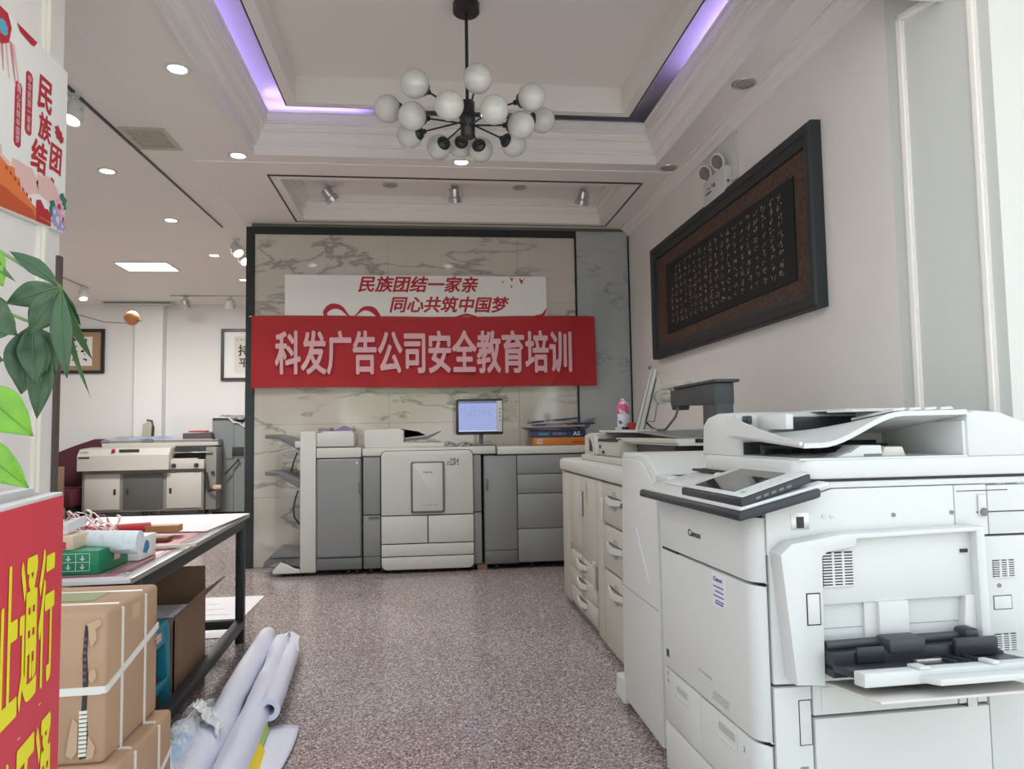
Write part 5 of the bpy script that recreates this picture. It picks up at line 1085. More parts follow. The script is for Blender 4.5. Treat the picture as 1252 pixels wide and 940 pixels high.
# diagonal strap around the front and side
MB().hexa([(-1.39, BY0 - .003, 0.595), (BX1 - .01, BY0 - .003, 0.60), (BX1 - .01, BY0, 0.60), (-1.39, BY0, 0.595), (-1.39, BY0 - .003, 0.612), (BX1 - .01, BY0 - .003, 0.62), (BX1 - .01, BY0, 0.62), (-1.39, BY0, 0.612)]).build('strap', STRAP, t)
MB().hexa([(BX1, BY0 + .005, 0.602), (BX1 + .0035, BY0 + .005, 0.602), (BX1 + .0035, BY1 - .005, 0.672), (BX1, BY1 - .005, 0.672), (BX1, BY0 + .005, 0.62), (BX1 + .0035, BY0 + .005, 0.62), (BX1 + .0035, BY1 - .005, 0.690), (BX1, BY1 - .005, 0.690)]).build('strap', STRAP, t)
MB().tube([(BX1 - .012, BY0 - .001, 0.611), (BX1 + .001, BY0 - .001, 0.611), (BX1 + .0025, BY0 + .012, 0.612)], (0.018, 0.003), flat=(1, -1, 0)).build('strap', STRAP, t)
# torn slit on the front with stacked leaflets showing
rnd = random.Random(3)
sl = [(-0.876, 0.775), (-0.868, 0.77), (-0.870, 0.70), (-0.866, 0.64), (-0.869, 0.56), (-0.864, 0.50), (-0.868, 0.445), (-0.884, 0.44), (-0.886, 0.50), (-0.882, 0.55), (-0.879, 0.62), (-0.881, 0.70)]
MB().prism(sl, 'y', BY0 - 0.001, BY0 + 0.004).build('torn_slit', SEAM, t)
for k in range(11):
    z = 0.448 + k * 0.0105
    MB().hexa([(-0.886, BY0 - .003, z), (-0.867, BY0 - .0035, z + .001), (-0.867, BY0, z + .001), (-0.886, BY0, z), (-0.886, BY0 - .003, z + .0075), (-0.867, BY0 - .0035, z + .0085), (-0.867, BY0, z + .0085), (-0.886, BY0, z + .0075)]).build('leaflet', mat('leaflet_cream', (0.74, 0.72, 0.60), 0.6), t)
for k in range(9):
    z = 0.60 + k * 0.017; 
    if 0.59 < z < 0.625: continue
    MB().box(-0.8785, BY0 - .0025, z, -0.871, BY0, z + .008).build('leaflet', mat('leaflet_plum', (0.13, 0.08, 0.10), 0.6), t)
def flap(pts, name='torn_flap'): MB().prism(pts, 'y', BY0 - .006, BY0 - .0015, bev=0).build(name, mat('torn_cardboard', (0.50, 0.34, 0.22), 0.85), t)
flap([(-0.868, 0.78), (-0.840, 0.79), (-0.835, 0.775), (-0.85, 0.765), (-0.846, 0.74), (-0.858, 0.72), (-0.864, 0.74)]); flap([(-0.862, 0.66), (-0.850, 0.665), (-0.845, 0.645), (-0.855, 0.63), (-0.864, 0.64)]); flap([(-0.862, 0.50), (-0.846, 0.47), (-0.850, 0.445), (-0.866, 0.44)])
flap([(-0.905, 0.52), (-0.90, 0.545), (-0.888, 0.53), (-0.889, 0.46), (-0.90, 0.445), (-0.915, 0.455)])
text('lettering', 'VAIVA', mat('faint_red_print', (0.36, 0.10, 0.07), 0.7), t, (BX1 + .0006, 2.37, 0.72), (0, 0, -1), (0, 1, 0), 0.10, 0.022)
MB().box(BX1, 2.20, 0.745, BX1 + .0008, 2.255, 0.785).build('label_patch', MATS['torn_cardboard'], t)
bx('green_print', mat('green_print', (0.22, 0.24, 0.10), 0.6), t, (-1.18, 2.18, 0.8055, -0.92, 2.30, 0.8066), 0)
t = carton('lower_carton', 'cardboard box with white straps supporting the worn carton', -1.36, -0.785, 2.02, 2.42, 0.004, 0.425)
MB().hexa([(-0.785, 2.08, 0.19), (-0.7825, 2.08, 0.19), (-0.7825, 2.41, 0.30), (-0.785, 2.41, 0.30), (-0.785, 2.08, 0.205), (-0.7825, 2.08, 0.205), (-0.7825, 2.41, 0.315), (-0.785, 2.41, 0.315)]).build('strap', STRAP, t)
# open carton beneath the table
t = thing('open_carton', 'open brown carton with raised flaps under the table behind the worn box', 'cardboard box', (-1.3, 3.9, 0))
x0, x1, y0, y1, h = -1.62, -1.17, 3.62, 4.10, 0.42
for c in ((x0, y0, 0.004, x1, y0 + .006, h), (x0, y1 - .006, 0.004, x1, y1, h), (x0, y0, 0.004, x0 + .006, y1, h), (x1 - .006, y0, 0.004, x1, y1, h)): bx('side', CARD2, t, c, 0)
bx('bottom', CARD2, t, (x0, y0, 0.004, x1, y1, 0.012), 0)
MB().hexa([(x0, y1 - .006, h), (x1, y1 - .006, h), (x1, y1, h), (x0, y1, h), (x0 + .02, y1 + .02, h + .15), (x1 - .01, y1 + .02, h + .15), (x1 - .01, y1 + .026, h + .15), (x0 + .02, y1 + .026, h + .15)]).build('flap', CARD2, t)
MB().hexa([(x1 - .006, y0, h), (x1, y0, h), (x1, y1, h), (x1 - .006, y1, h), (x1 + .10, y0 + .02, h + .10), (x1 + .106, y0 + .02, h + .10), (x1 + .106, y1 - .01, h + .10), (x1 + .10, y1 - .01, h + .10)]).build('flap', CARD2, t)
MB().hexa([(x0, y0, h), (x1, y0, h), (x1, y0 + .006, h), (x0, y0 + .006, h), (x0, y0 - .09, h - .10), (x1, y0 - .08, h - .06), (x1, y0 - .074, h - .06), (x0, y0 - .084, h - .10)]).build('flap', CARD2, t)
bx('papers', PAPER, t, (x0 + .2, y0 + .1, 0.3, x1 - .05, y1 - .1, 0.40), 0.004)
# blue stool
t = thing('plastic_stool', 'teal blue plastic stool between the worn box and the table rail', 'stool', (-1.29, 3.42, 0))
BLU = mat('teal_plastic', (0.015, 0.20, 0.28), 0.4)
x0, x1, y0, y1, h = -1.44, -1.145, 3.28, 3.56, 0.44
bx('seat', BLU, t, (x0 + .02, y0 + .02, h - .03, x1 - .02, y1 - .02, h), 0.012)
for sx, sy in ((0, 0), (1, 0), (1, 1), (0, 1)):
    X0 = x1 - .075 if sx else x0 + .02; Y0 = y1 - .075 if sy else y0 + .02; ox = .03 if sx else -.03; oy = .03 if sy else -.03
    MB().hexa([(X0 + ox, Y0 + oy, 0.004), (X0 + ox + .035, Y0 + oy, 0.004), (X0 + ox + .035, Y0 + oy + .035, 0.004), (X0 + ox, Y0 + oy + .035, 0.004), (X0, Y0, h - .02), (X0 + .055, Y0, h - .02), (X0 + .055, Y0 + .055, h - .02), (X0, Y0 + .055, h - .02)], bev=.006).build('leg', BLU, t, smooth=35)
bx('apron', BLU, t, (x1 - .035, y0 + .03, h - .10, x1 - .022, y1 - .03, h - .02), 0.004); bx('apron', BLU, t, (x0 + .03, y0 + .022, h - .10, x1 - .03, y0 + .035, h - .02), 0.004)
bx('stretcher', BLU, t, (x1 - .03, y0 + .02, 0.15, x1 - .015, y1 - .02, 0.19), 0.004); bx('stretcher', BLU, t, (x0 + .03, y0 + .01, 0.15, x1 - .03, y0 + .022, 0.19), 0.004)
bx('label_patch', MATS['pale_pink_paper'], t, (x1 - .0225, y0 + .08, h - .075, x1 - .0212, y1 - .12, h - .04), 0)
# (the table itself stands slightly askew)
bpy.data.objects['work_table'].location.x -= 0.035; bpy.data.objects['work_table'].rotation_euler = (0, 0, 0.042)
# printed poster lying on the floor beyond the table
t = thing('floor_poster', 'white printed poster lying on the floor beyond the table legs', 'poster', (-1.7, 5.0, 0))
bx('sheet', PAPER, t, (-2.15, 4.85, 0.002, -1.28, 6.05, 0.005), 0)
for k in range(6): bx('print_line', MATS['back_wall_paint'] if False else SILV, t, (-1.95, 4.95 + k * 0.17, 0.005, -1.4 - (k % 3) * .08, 4.965 + k * 0.17, 0.0055), 0)

# banner rolls
def roll(name, label, pts, rs, m=ROLLP, hole=True, wr=0.004, seed=1, group=None):
    t = thing(name, label, 'banner roll', pts[0]); rnd = random.Random(seed); P = [Vector(p) for p in pts]; out = []; n = 40; N = 28
    for i in range(n + 1):
        u = i / n * (len(P) - 1); k = min(int(u), len(P) - 2); f = u - k; f = f * f * (3 - 2 * f) if False else f
        p0, p1, p2, p3 = P[max(k - 1, 0)], P[k], P[k + 1], P[min(k + 2, len(P) - 1)]
        q = 0.5 * ((2 * p1) + (-p0 + p2) * f + (2 * p0 - 5 * p1 + 4 * p2 - p3) * f * f + (-p0 + 3 * p1 - 3 * p2 + p3) * f ** 3)
        r = rs[k] * (1 - f) + rs[k + 1] * f; out.append((q, r))
    rings = []
    for i, (q, r) in enumerate(out):
        d = (out[min(i + 1, n)][0] - out[max(i - 1, 0)][0]).normalized(); w = d.cross(Vector((0, 0, 1))).normalized(); up_ = w.cross(d)
        rings.append([q + (w * math.cos(a) + up_ * math.sin(a)) * (r + wr * math.sin(a * 3 + i * .55 + seed) * .5 + wr * rnd.uniform(-.3, .3) + wr * 1.5 * max(0, math.sin(a * 1 + i * 0.4)) * .4) for a in [2 * PI * k_ / N for k_ in range(N)]])
    # inner wall
    d0 = (out[0][0] - out[1][0]).normalized(); dn = (out[-1][0] - out[-2][0]).normalized()
    inner1 = [rings[-1][k_] * .5 + out[-1][0] * .5 for k_ in range(N)]; inner2 = [v - dn * .12 for v in inner1]
    MB().rings(rings + [inner1, inner2], cap1=False).build('sheet', m, t, smooth=50)
    cc = out[-1][0] - dn * .11; MB().lathe([(rs[-1] * .55, 0), (rs[-1] * .55, .002), (0, .002)], cc, 16, dn).build('core_shadow', GPLD, t)
    return t
roll('banner_roll', 'longest pale banner roll, the leftmost, leaning by the table rail', [(-0.955, 4.58, 0.064), (-0.925, 4.1, 0.064), (-0.905, 3.75, 0.066), (-0.885, 3.52, 0.068), (-0.86, 3.2, 0.066), (-0.835, 2.8, 0.066), (-0.82, 2.5, 0.066)], [.055, .058, .06, .054, .064, .066, .066], seed=2)
t3 = roll('banner_roll', 'middle pale banner roll with a printed strip showing at its seam', [(-0.845, 4.46, 0.058), (-0.80, 4.0, 0.06), (-0.765, 3.6, 0.062), (-0.735, 3.2, 0.062), (-0.705, 2.7, 0.062), (-0.69, 2.48, 0.062)], [.050, .054, .058, .060, .062, .062], seed=5)
def pstrip(pts, m, z=0.10):
    MB().prism(pts, 'z', z, z + .0015).build('printed_strip', m, t3)
MB().hexa([(-0.742, 4.0, .04), (-0.735, 4.0, .04), (-0.700, 3.55, .045), (-0.712, 3.55, .045), (-0.742, 4.0, .095), (-0.735, 4.0, .095), (-0.700, 3.55, .10), (-0.712, 3.55, .10)]).build('printed_strip', mat('print_teal', (0.10, 0.26, 0.22), 0.5), t3)
MB().hexa([(-0.722, 3.55, .04), (-0.712, 3.55, .04), (-0.698, 3.33, .045), (-0.712, 3.33, .045), (-0.722, 3.55, .09), (-0.714, 3.55, .09), (-0.700, 3.33, .085), (-0.712, 3.33, .085)]).build('printed_strip', mat('print_orange', (0.75, 0.26, 0.05), 0.5), t3)
MB().hexa([(-0.690, 3.25, .03), (-0.668, 3.25, .03), (-0.655, 3.02, .03), (-0.68, 3.02, .03), (-0.692, 3.25, .09), (-0.675, 3.25, .06), (-0.66, 3.02, .05), (-0.685, 3.02, .09)]).build('printed_strip', mat('print_lime', (0.42, 0.62, 0.08), 0.5), t3)
MB().hexa([(-0.68, 3.05, .02), (-0.640, 3.05, .02), (-0.622, 2.78, .02), (-0.66, 2.78, .02), (-0.684, 3.05, .085), (-0.655, 3.05, .05), (-0.635, 2.78, .04), (-0.665, 2.78, .085)]).build('printed_strip', mat('print_yellow', (0.85, 0.62, 0.02), 0.5), t3)
def lay(u, v):   # unrolled lower flap of the middle banner
    x = -0.70 + 0.145 * v + 0.01 * math.sin(u * 6); y = 3.32 - 0.84 * u
    return (x - 0.0 * u, y, 0.012 + 0.012 * math.sin(v * 3.1) * (0.6 + .4 * math.sin(u * 7)) + .002)
MB().grid(lay, 14, 8, 0.002).build('loose_flap', ROLLP, t3, smooth=180)
t4 = roll('banner_roll', 'short pale banner tube with an open end, the rightmost roll', [(-0.765, 4.32, 0.058), (-0.735, 3.95, 0.062), (-0.705, 3.6, 0.075), (-0.680, 3.30, 0.092)], [.043, .045, .046, .046], wr=.0015, seed=7)
MB().tube([(-0.845, 4.44, 0.10), (-0.80, 4.50, 0.11), (-0.765, 4.42, 0.105), (-0.755, 4.30, 0.10), (-0.735, 4.22, .08)], (0.05, 0.002), flat=(0.2, 0.2, 1)).build('loose_edge', ROLLP, t4)
# crumpled clear bag with a wet looking wrapper
t = thing('plastic_bag', 'crumpled clear plastic bag lying on the leftmost banner roll', 'plastic bag', (-0.93, 2.9, 0.1))
rnd = random.Random(21)
BAG = mat('clear_plastic', (0.85, 0.88, 0.90), 0.12, alpha=0.28, spec=0.9)
def bag(u, v): return (-1.0 + 0.13 * v + 0.03 * u + rnd.uniform(-.012, .012), 3.25 - 0.68 * u + rnd.uniform(-.02, .02), 0.12 + 0.05 * math.sin(v * PI) * (1 - .3 * u) + rnd.uniform(-.016, .016))
MB().grid(bag, 22, 8).build('film', BAG, t, recalc=False)
def bag2(u, v): return (-0.95 + 0.16 * u + rnd.uniform(-.01, .01), 3.26 - 0.10 * v - 0.22 * u + rnd.uniform(-.012, .012), 0.135 + 0.04 * (1 - u) + rnd.uniform(-.014, .014))
MB().grid(bag2, 12, 5).build('twisted_neck', mat('milky_film', (0.70, 0.72, 0.72), 0.2, spec=0.8), t, recalc=False)
def bag3(u, v): return (-0.99 + 0.09 * v + 0.02 * u, 3.15 - 0.58 * u, 0.100 + 0.035 * math.sin(v * PI) + rnd.uniform(-.006, .006))
MB().grid(bag3, 20, 8, .001).build('wrapper', mat('silver_wrap', (0.72, 0.76, 0.80), 0.25, noise=(9, (0.20, 0.42, 0.66), 0.2)), t, recalc=False)
MB().hexa([(-0.985, 2.88, .145), (-0.93, 2.90, .15), (-0.92, 2.80, .15), (-0.985, 2.78, .145), (-0.985, 2.88, .148), (-0.93, 2.90, .153), (-0.92, 2.80, .153), (-0.985, 2.78, .148)]).build('leaf_print', mat('wrap_green', (0.10, 0.30, 0.05), 0.4), t)

# ================================================================== FAR LEFT ROOM MACHINES
YL = 11.2
def fx(px): return -4.942 + (px - 98) * 0.01136
def fz(py, px=180): return 1.157 - (py - 545) * 0.01165 - (px - 98) * 0.0002
t = thing('book_binder', 'long cream and grey book binding machine with three cabinet doors in the far left room', 'binding machine', (-4.0, YL, 0))
LGR = mat('warm_grey_metal', (0.23, 0.225, 0.21), 0.45); DGR = mat('dark_warm_metal', (0.10, 0.10, 0.095), 0.5); CML = mat('cream_metal', (0.52, 0.50, 0.46), 0.4)
bx('cabinet', LGR, t, (fx(101), YL, 0.20, fx(248), YL + 0.40, fz(575)), 0.006)
for a, b, m, hx in ((104.5, 146.5, CML, 141), (150.5, 198.5, DGR, 156), (203, 245.5, CML, 208)):
    d = bx('cabinet_door', m, t, (fx(a), YL - 0.015, fz(622.5), fx(b), YL, fz(579)), 0.004)
    bx('door_handle', SEAM, d, (fx(hx) - 0.02, YL - 0.022, fz(604.5), fx(hx) + 0.014, YL - 0.015, fz(597.5)), 0.002)
for px in (104, 114, 176, 243): MB().cyl((fx(px), YL + .05, 0), (fx(px), YL + .05, 0.2), 0.03, n=10).build('foot', SEAM, t)
for px in (104, 243): MB().cyl((fx(px), YL + .34, 0), (fx(px), YL + .34, 0.2), 0.03, n=10).build('foot', SEAM, t)
MB().prism([(YL - 0.10, fz(574.5)), (YL - 0.10, fz(556)), (YL - 0.02, fz(548)), (YL + 0.35, fz(546)), (YL + 0.35, fz(574.5))], 'x', fx(98), fx(208), bev=0.012).build('clamp_housing', CML, t, smooth=35)
bx('nameplate', SEAM, t, (fx(100), YL - 0.104, fz(559.5), fx(113), YL - 0.10, fz(557.5)), 0)
MB().sphere((fx(141), YL - 0.09, fz(550)), 0.028, 12).build('stop_button', REDC, t, smooth=180)
bx('display', SEAM, t, (fx(147), YL - 0.075, fz(552.5), fx(171), YL - 0.06, fz(548.8)), 0.002)
scribble('lettering', SEAM, t, (fx(101), YL - 0.09, fz(553)), X, Z, 0.13, 0.03, 6, 1, seed=7, wd=0.008)
bx('control_box', CML, t, (fx(208.5), YL - 0.05, fz(574.5), fx(249), YL + 0.3, fz(563)), 0.006)
for px in (212.5, 240): MB().lathe([(0, 0.035), (0.028, 0.03), (0.032, 0)], (fx(px), YL - 0.05, fz(570)), 16, (0, -1, 0)).build('dial', SEAM, t, smooth=40)
bx('slot_back', SEAM, t, (fx(209), YL + 0.12, fz(563), fx(260), YL + 0.4, fz(546)), 0.003)
bx('slot_bar', CHROME, t, (fx(209), YL + 0.02, fz(555), fx(257), YL + 0.12, fz(553.2)), 0.002); bx('slot_bar', CML, t, (fx(209), YL - 0.02, fz(563), fx(240), YL + 0.1, fz(561.4)), 0.002)
bx('carriage', CML, t, (fx(116), YL + 0.21, fz(548), fx(260), YL + 0.40, fz(541)), 0.006)
bx('top_tray', LGR, t, (fx(115), YL + 0.20, fz(540.5), fx(261), YL + 0.40, fz(538.3)), 0.003)
bx('end_box', LGR, t, (fx(249), YL + 0.05, 0.2, fx(262), YL + 0.38, fz(548)), 0.006)
for px, py in ((250, 581), (258, 580)): MB().lathe([(0, .03), (.025, .03), (.025, 0)], (fx(px), YL + .05, fz(py)), 12, (0, -1, 0)).build('knob', SEAM, t, smooth=40)
MB().tube([(fx(251), YL, fz(583)), (fx(252), YL, fz(595)), (fx(256), YL, fz(602)), (fx(262), YL - .05, fz(600))], 0.025, 8).build('crank', SEAM, t, smooth=60)
bx('crank_grip', mat('tan_plastic', (0.55, 0.40, 0.27), 0.5), t, (fx(261), YL - 0.09, fz(600), fx(271), YL - 0.02, fz(595)), 0.01)
# sheets on the binder
o = MB().hexa([(fx(116), YL + .22, fz(537.8)), (fx(214), YL + .22, fz(537.2)), (fx(210), YL + 0.40, fz(537)), (fx(120), YL + 0.40, fz(537)), (fx(116), YL + .22, fz(537)), (fx(214), YL + .22, fz(535.5)), (fx(200), YL + 0.40, fz(533)), (fx(130), YL + 0.40, fz(533.5))]).build('blue_sheets', mat('blue_white_sheet', (0.42, 0.45, 0.66), 0.4, noise=(5, (0.25, 0.28, 0.36), 0.2)))
tag(o, 'bluish printed sheets spread along the top of the binding machine', 'papers')
o = MB().hexa([(fx(215), YL + .22, fz(537.5)), (fx(252), YL + .22, fz(537.5)), (fx(252), YL + 0.40, fz(537.5)), (fx(215), YL + 0.40, fz(537.5)), (fx(215), YL + .22, fz(530)), (fx(250), YL + .22, fz(529)), (fx(250), YL + .40, fz(529)), (fx(218), YL + .40, fz(530))], bev=.01).build('dark_folders', mat('dark_plum_folder', (0.09, 0.07, 0.075), 0.5))
tag(o, 'dark stack of folders at the right end of the binding machine top', 'folders')
o = MB().box(fx(222), YL + .24, fz(528.9), fx(244), YL + .40, fz(527), bev=.005).build('red_booklet', REDC); tag(o, 'small red booklet on the dark stack of folders', 'booklet')
# grey folding machine on the right
t = thing('folding_machine', 'tall grey paper folding machine with a sloping top to the right of the binder', 'paper machine', (-3.0, YL + 0.42, 0))
GR = mat('blue_grey_metal', (0.21, 0.23, 0.235), 0.45); GR2 = mat('pale_metal_edge', (0.62, 0.64, 0.65), 0.4)
MB().prism([(fx(247), 0.12), (fx(247), fz(511)), (fx(268.5), fz(511)), (fx(275), fz(518)), (fx(275), 0.12)], 'y', YL + 0.44, YL + 0.97, bev=.006).build('left_housing', GR, t)
MB().prism([(fx(275.5), 0.12), (fx(275.5), fz(518)), (fx(280), fz(518)), (fx(301), fz(531.5)), (fx(301), 0.12)], 'y', YL + 0.42, YL + 0.97, bev=.006).build('right_housing', GR, t)
MB().prism([(fx(246.5), fz(511)), (fx(268.5), fz(511)), (fx(275), fz(518)), (fx(280), fz(517.5)), (fx(301.5), fz(531.5)), (fx(301.5), fz(530)), (fx(280), fz(516.2)), (fx(275.5), fz(516.2)), (fx(269), fz(509.5)), (fx(246.5), fz(509.5))], 'y', YL + 0.39, YL + 0.72).build('top_edge', GR2, t)
bx('window', SEAM, t, (fx(273.5), YL + 0.41, fz(560.5), fx(288.5), YL + 0.42, fz(549)), 0.003)
bx('seam_line', GPLD, t, (fx(247), YL + 0.41, fz(562.2), fx(300), YL + 0.42, fz(561.8)), 0)
MB().tube([(fx(282), YL + 0.37, fz(566)), (fx(266), YL + 0.34, fz(584))], 0.012, 8).build('lever', SEAM, t); MB().sphere((fx(282), YL + 0.37, fz(566)), .025, 10).build('lever_knob', SEAM, t)
bx('side_guard', mat('slate_plastic', (0.16, 0.16, 0.21), 0.5), t, (fx(293.5), YL + 0.34, fz(607), fx(300.5), YL + 0.42, fz(560)), 0.02)
bx('base', SEAM, t, (fx(247), YL + 0.47, 0.0, fx(300), YL + 0.92, 0.12), 0)
rnd = random.Random(2); mb = MB()
o = MB().hexa([(fx(253), YL + 0.52, fz(509.4)), (fx(285), YL + 0.52, fz(513.5)), (fx(285), YL + 0.92, fz(513.5)), (fx(253), YL + 0.92, fz(509.4)), (fx(255), YL + 0.57, fz(506.5)), (fx(288), YL + 0.57, fz(507.5)), (fx(288), YL + 0.87, fz(507.5)), (fx(255), YL + 0.87, fz(506.5))]).build('paper_pile', mat('mixed_papers', (0.40, 0.40, 0.42), 0.5, noise=(14, (0.07, 0.07, 0.08), 0.25))); tag(o, 'messy dark and white papers on top of the folding machine', 'papers')
o = MB().prism([(fx(283), fz(520)), (fx(300), fz(530.5)), (fx(300), fz(523)), (fx(288), fz(510))], 'y', YL + 0.57, YL + 0.82).build('leaning_papers', mat('pale_prints', (0.50, 0.46, 0.50), 0.5, noise=(18, (0.15, 0.16, 0.24), 0.2))); tag(o, 'printed papers sliding down the sloping top of the folding machine', 'papers')
# office chair back behind the binder
t = thing('office_chair', 'beige office chair back showing behind the binding machine', 'chair', (-4.18, 11.65, 0))
MB().prism([(-4.31, 0.75), (-4.16, 0.75), (-4.12, 1.47), (-4.17, 1.51), (-4.25, 1.46)], 'y', 11.62, 11.68, bev=.01).build('backrest', mat('beige_mesh', (0.42, 0.39, 0.31), 0.7), t)
MB().tube([(-4.14, 11.65, .8), (-4.105, 11.65, 1.40), (-4.13, 11.65, 1.51), (-4.20, 11.65, 1.52)], .016, 8).build('frame', BLK, t, smooth=60)
bx('seat', CHAR, t, (-4.38, 11.61, .45, -4.05, 11.81, .52), .02); MB().cyl((-4.2, 11.62, .06), (-4.2, 11.62, .45), .03, n=10).build('column', BLK, t)
MB().tube([(-4.2, 11.62, .46), (-4.2, 11.68, .6), (-4.19, 11.67, .8)], .02, 8).build('back_support', BLK, t)
for k in range(5): a = k * 2 * PI / 5; MB().cyl((-4.2, 11.62, .06), (-4.2 + math.cos(a) * .24, 11.62 + math.sin(a) * .16, .03), .018, n=8).build('leg', BLK, t)
# maroon sofa end and cartons at the far left
t = thing('maroon_chair', 'dark maroon armchair with a sloped top left of the binding machine', 'armchair', (-5.3, 11.3, 0))
MAR = mat('maroon_leather', (0.075, 0.012, 0.018), 0.5)
MB().prism([(-5.6, 0.55), (-5.6, 1.0), (-5.2, 1.16), (-4.93, 1.25), (-4.80, 1.25), (-4.80, 0.55)], 'y', 11.62, 11.84, bev=.02).build('backrest', MAR, t, smooth=35)
bx('seat', MAR, t, (-5.6, 11.0, .3, -4.95, 11.55, .55), .03); bx('base', SEAM, t, (-5.55, 11.05, 0, -5.0, 11.7, .3), .0)
for k, (x0, x1, y, z0, z1, lab_) in enumerate(((-5.42, -4.96, 10.4, 0.32, 0.88, 'upper brown carton beside the left end of the binding machine'), (-5.48, -4.93, 10.38, 0.004, 0.318, 'lower brown carton beside the left end of the binding machine'))):
    t = thing('brown_carton', lab_, 'cardboard box', ((x0 + x1) / 2, y, z0))
    bx('carton', CARD2, t, (x0, y, z0, x1, y + .4, z1), 0.006); bx('tape', mat('packing_tape', (0.42, 0.30, 0.19), 0.25), t, ((x0 + x1) / 2 - .03, y - .001, z0, (x0 + x1) / 2 + .03, y, z1), 0)
# framed calligraphy on the far wall
def pic(name, label, x0, x1, z0, z1, mat_, pm, px0, px1, chars):
    t = thing(name, label, 'framed picture', ((x0 + x1) / 2, 12.0, z0)); f = 0.045
    MB().rings([[(x0 + i, y, z0 + i), (x1 - i, y, z0 + i), (x1 - i, y, z1 - i), (x0 + i, y, z1 - i)] for i, y in ((0, 11.998), (0, 11.955), (f, 11.955), (f, 11.985))], cap0=False, cap1=False).build('frame', BLACK, t)
    bx('mount', mat_, t, (x0 + f, 11.98, z0 + f, x1 - f, 11.99, z1 - f), 0)
    p = bx('paper', pm, t, (px0, 11.974, z0 + .12, px1, 11.98, z1 - .12), 0)
    return t, p
KR = mat('kraft_mount', (0.40, 0.26, 0.15), 0.7)
t, p = pic('framed_scroll', 'black framed calligraphy on kraft mount at the far left wall', -5.72, -4.96, 2.26, 2.95, KR, WHB, -5.62, -5.14, '')
scribble('brush_strokes', SEAM, p, (-5.6, 11.972, 2.44), X, Z, 0.42, 0.38, 3, 4, seed=4, wd=0.016)['kind'] = 'stuff'
t, p = pic('framed_scroll', 'black framed calligraphy half hidden behind the black marble wall frame', -3.22, -1.95, 2.13, 2.95, WHB, mat('cream_paper', (0.74, 0.72, 0.64), 0.6), -3.02, -2.1, '')
text('brush_strokes', '持', SEAM, p, (-2.96, 11.972, 2.52), X, Z, 0.18, 0.18, bold=.02); text('brush_strokes', '平', SEAM, p, (-2.95, 11.972, 2.34), X, Z, 0.16, 0.14, bold=.02)
scribble('small_text', SEAM, p, (-2.99, 11.972, 2.76), X, Z, 0.25, 0.03, 5, 1, seed=6, wd=0.006)

# ================================================================== PLANT behind the sign
t = thing('money_tree', 'potted money tree with drooping green leaves reaching in from the left edge', 'potted plant', (-1.10, 1.62, 0))
MB().lathe([(0, 0.004), (0.14, 0.004), (0.17, 0.02), (0.20, 0.34), (0.21, 0.36), (0.185, 0.36), (0.17, 0.31), (0, 0.31)], (-1.12, 1.60, 0), 28).build('pot', WPL, t, smooth=40)
TR = mat('trunk_bark', (0.20, 0.15, 0.08), 0.8, bump=(30, .4)); LD = mat('leaf_dark', (0.045, 0.105, 0.045), 0.4, spec=0.5, noise=(14, (0.030, 0.078, 0.032), 0.3)); LBR = mat('leaf_bright', (0.16, 0.38, 0.02), 0.4, noise=(18, (0.11, 0.30, 0.015), 0.3)); LM = mat('leaf_mid', (0.06, 0.15, 0.035), 0.4, noise=(14, (0.04, 0.11, 0.03), 0.3))
STM = mat('green_stem', (0.16, 0.26, 0.07), 0.5); VEIN = mat('leaf_vein', (0.09, 0.17, 0.05), 0.5)
MB().tube([(-1.12, 1.60, .3), (-1.10, 1.62, .7), (-1.13, 1.60, 1.1), (-1.10, 1.61, 1.45), (-1.06, 1.62, 1.62)], [.035, .03, .026, .018, .012], 10).build('trunk', TR, t, smooth=60)
MB().lathe([(0, .30), (.175, .30), (.17, .32), (0, .325)], (-1.12, 1.60, 0), 20).build('soil', mat('soil', (0.04, 0.025, 0.018), 0.9), t)
Rm = R3
def pt(px, py, Y):   # point of the plant at a measured place, Y metres in front of the doorway plane origin
    d = Rm @ Vector((px - 626, -(py - 470), -900.0)); k = Y / d.y; return Vector((0, 0, 1.25)) + d * k
def leaf(b, tip, w, m, bend=0.02, roll=0.0, seed=0, droop=0.0):
    """b, tip: points; w: half width; roll turns the blade about its midrib"""
    b, tip = Vector(b), Vector(tip); d = tip - b; L_ = d.length; dn = d.normalized()
    view = (b - Vector((0, 0, 1.25))).normalized()
    s_ = dn.cross(view).normalized(); 
    s_ = (Matrix.Rotation(roll, 3, dn) @ s_); nrm = dn.cross(s_).normalized()
    rnd = random.Random(seed); n = 12; bm = MB()
    prof = [0.03, .22, .45, .68, .86, .97, 1.0, .96, .85, .68, .46, .24, 0.01]
    def f(u, v):
        i = min(int(u * n), n - 1); fr = u * n - i; ww = (prof[i] * (1 - fr) + prof[i + 1] * fr) * w
        q = (v - .5) * 2
        return b + d * u + s_ * (q * ww) + nrm * (math.sin(u * PI) * bend * L_ * 4 - abs(q) * ww * .30 * -1 + .10 * w * math.sin(u * 19 + q * 2) * abs(q)) + Vector((0, 0, -droop * u * u))
    o = bm.grid(f, n, 6, 0.0006).build('leaf', m, t, smooth=180)
    MB().tube([f(k / 10, .5) - nrm * 0.0012 for k in range(10)] , [0.0016 * (1 - k / 11) for k in range(10)], 5).build('midrib', VEIN, o)
    MB().tube([f(k / 10, .5) + nrm * 0.0016 for k in range(10)] , [0.0016 * (1 - k / 11) for k in range(10)], 5).build('midrib', VEIN, o)
    return o
YP = 1.62
H1 = pt(74, 350, YP)
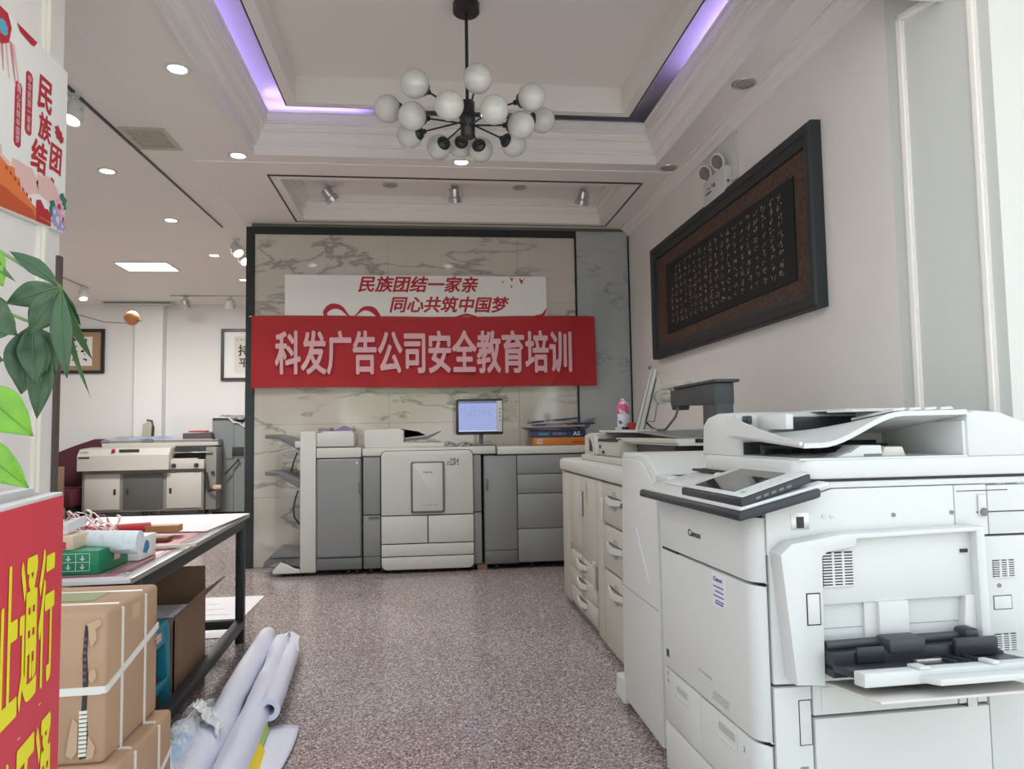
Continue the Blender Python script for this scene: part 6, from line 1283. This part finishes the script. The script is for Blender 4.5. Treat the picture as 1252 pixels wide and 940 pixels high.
MB().tube([(-1.06, 1.62, 1.60), pt(-60, 270, YP), pt(5, 310, YP), pt(45, 335, YP), H1], 0.0035, 7).build('stem', STM, t, smooth=60)
H2 = pt(40, 395, 1.68); MB().tube([(-1.10, 1.61, 1.45), pt(-50, 360, 1.66), pt(10, 383, 1.68), H2], 0.0035, 7).build('stem', STM, t, smooth=60)
H3 = pt(-25, 300, 1.5); MB().tube([(-1.08, 1.62, 1.55), pt(-60, 320, 1.52), H3], 0.0035, 7).build('stem', STM, t, smooth=60)
H4 = pt(-30, 470, 1.42); MB().tube([(-1.12, 1.60, 1.25), pt(-90, 460, 1.45), H4], 0.004, 7).build('stem', STM, t, smooth=60)
for (hb, tx, ty_, Y_, w, m, rl) in ((H1, 12, 307, 1.60, .017, LD, .3), (H1, 7, 371, 1.58, .026, LD, .1), (H1, 36, 408, 1.60, .030, LD, -.1), (H1, 82, 463, 1.60, .020, LD, .2), (H1, 99, 398, 1.66, .013, LD, .5), (H1, 114, 441, 1.70, .010, LM, .4), (H1, 111, 486, 1.66, .006, LM, .4),
                                    (H2, 26, 482, 1.66, .042, LD, .0), (H2, 44, 470, 1.64, .028, LD, .15), (pt(57, 418, 1.68), 45, 512, 1.68, .024, LD, .1), (H2, 66, 462, 1.68, .030, LD, -.2),
                                    (H3, 4, 350, 1.5, .030, LBR, .2), (H3, 20, 345, 1.5, .008, LM, .3), (pt(-30, 360, 1.55), 22, 410, 1.55, .036, LD, .3), (pt(-20, 410, 1.6), 20, 402, 1.6, .01, LM, .3),
                                    (H4, 41, 533, 1.42, .038, LBR, .15), (pt(-45, 530, 1.42), 36, 597, 1.42, .031, LBR, .15), (pt(-40, 430, 1.5), 5, 440, 1.5, .03, LM, .2)):
    leaf(hb, pt(tx, ty_, Y_), w, m, roll=rl, seed=int(tx * 7 + ty_))

# ================================================================== OUTSIDE: hedge beyond the back door, trees across the street (seen in reflections)
def bush(name, label, cat, c, r, m, n=420, ls=0.12, seed=1, trunk=None, group=None):
    t = thing(name, label, cat, (c[0], c[1], 0), group=group); rnd = random.Random(seed); mb = MB()
    for k in range(n):
        a = rnd.uniform(0, 2 * PI); b = math.acos(rnd.uniform(-1, 1)); q = rnd.uniform(.55, 1.0)
        p = Vector((c[0] + math.sin(b) * math.cos(a) * r[0] * q, c[1] + math.sin(b) * math.sin(a) * r[1] * q, c[2] + math.cos(b) * r[2] * q))
        u = Vector((rnd.uniform(-1, 1), rnd.uniform(-1, 1), rnd.uniform(-1, 1))).normalized(); w = u.orthogonal().normalized()
        mb.face([p - u * ls, p + w * ls * .45, p + u * ls, p - w * ls * .45])
    mb.build('foliage', m, t, recalc=False, kind='stuff')
    MB().tube([(c[0], c[1], -0.01), (c[0] + .05, c[1], max(c[2] - r[2] * .3, .3))], trunk or .03, 8).build('trunk', TR, t, smooth=60)
FG = mat('foliage_green', (0.10, 0.20, 0.035), 0.6); FG2 = mat('foliage_light', (0.20, 0.32, 0.06), 0.6)
struct(MB().box(-6, 12.3, -0.1, 2, 20, -0.01).build('back_yard', PVC))
bush('garden_shrub', 'tall green shrub glimpsed through the back door beside the marble wall', 'shrub', (-2.85, 13.6, 1.5), (.7, .4, .9), FG2, 700, .10, 3)
t = thing('red_flower_pot', 'red planter glimpsed low through the back door', 'planter', (-2.75, 12.9, 0))
MB().lathe([(0, .75), (.16, .75), (.22, 1.1), (.2, 1.1), (.15, .8), (0, .8)], (-2.75, 12.9, 0), 20).build('pot', RO, t, smooth=40); MB().cyl((-2.75, 12.9, 0), (-2.75, 12.9, .75), .1, n=14).build('stand', GPLD, t)
for k, (x, y, r_, h_) in enumerate(((-5.5, -13, 2.2, 3.6), (-1.2, -14, 2.4, 3.4), (2.6, -12.5, 1.8, 3.0), (7.5, -14, 2.4, 3.6))):
    bush('street_tree', ('broad', 'round', 'low', 'wide')[k] + ' leafy street tree across the road behind the viewer', 'tree', (x, y, h_), (r_, r_ * .7, r_ * .85), (FG, FG2)[k % 2], 1500, .22, 10 + k, trunk=.14)
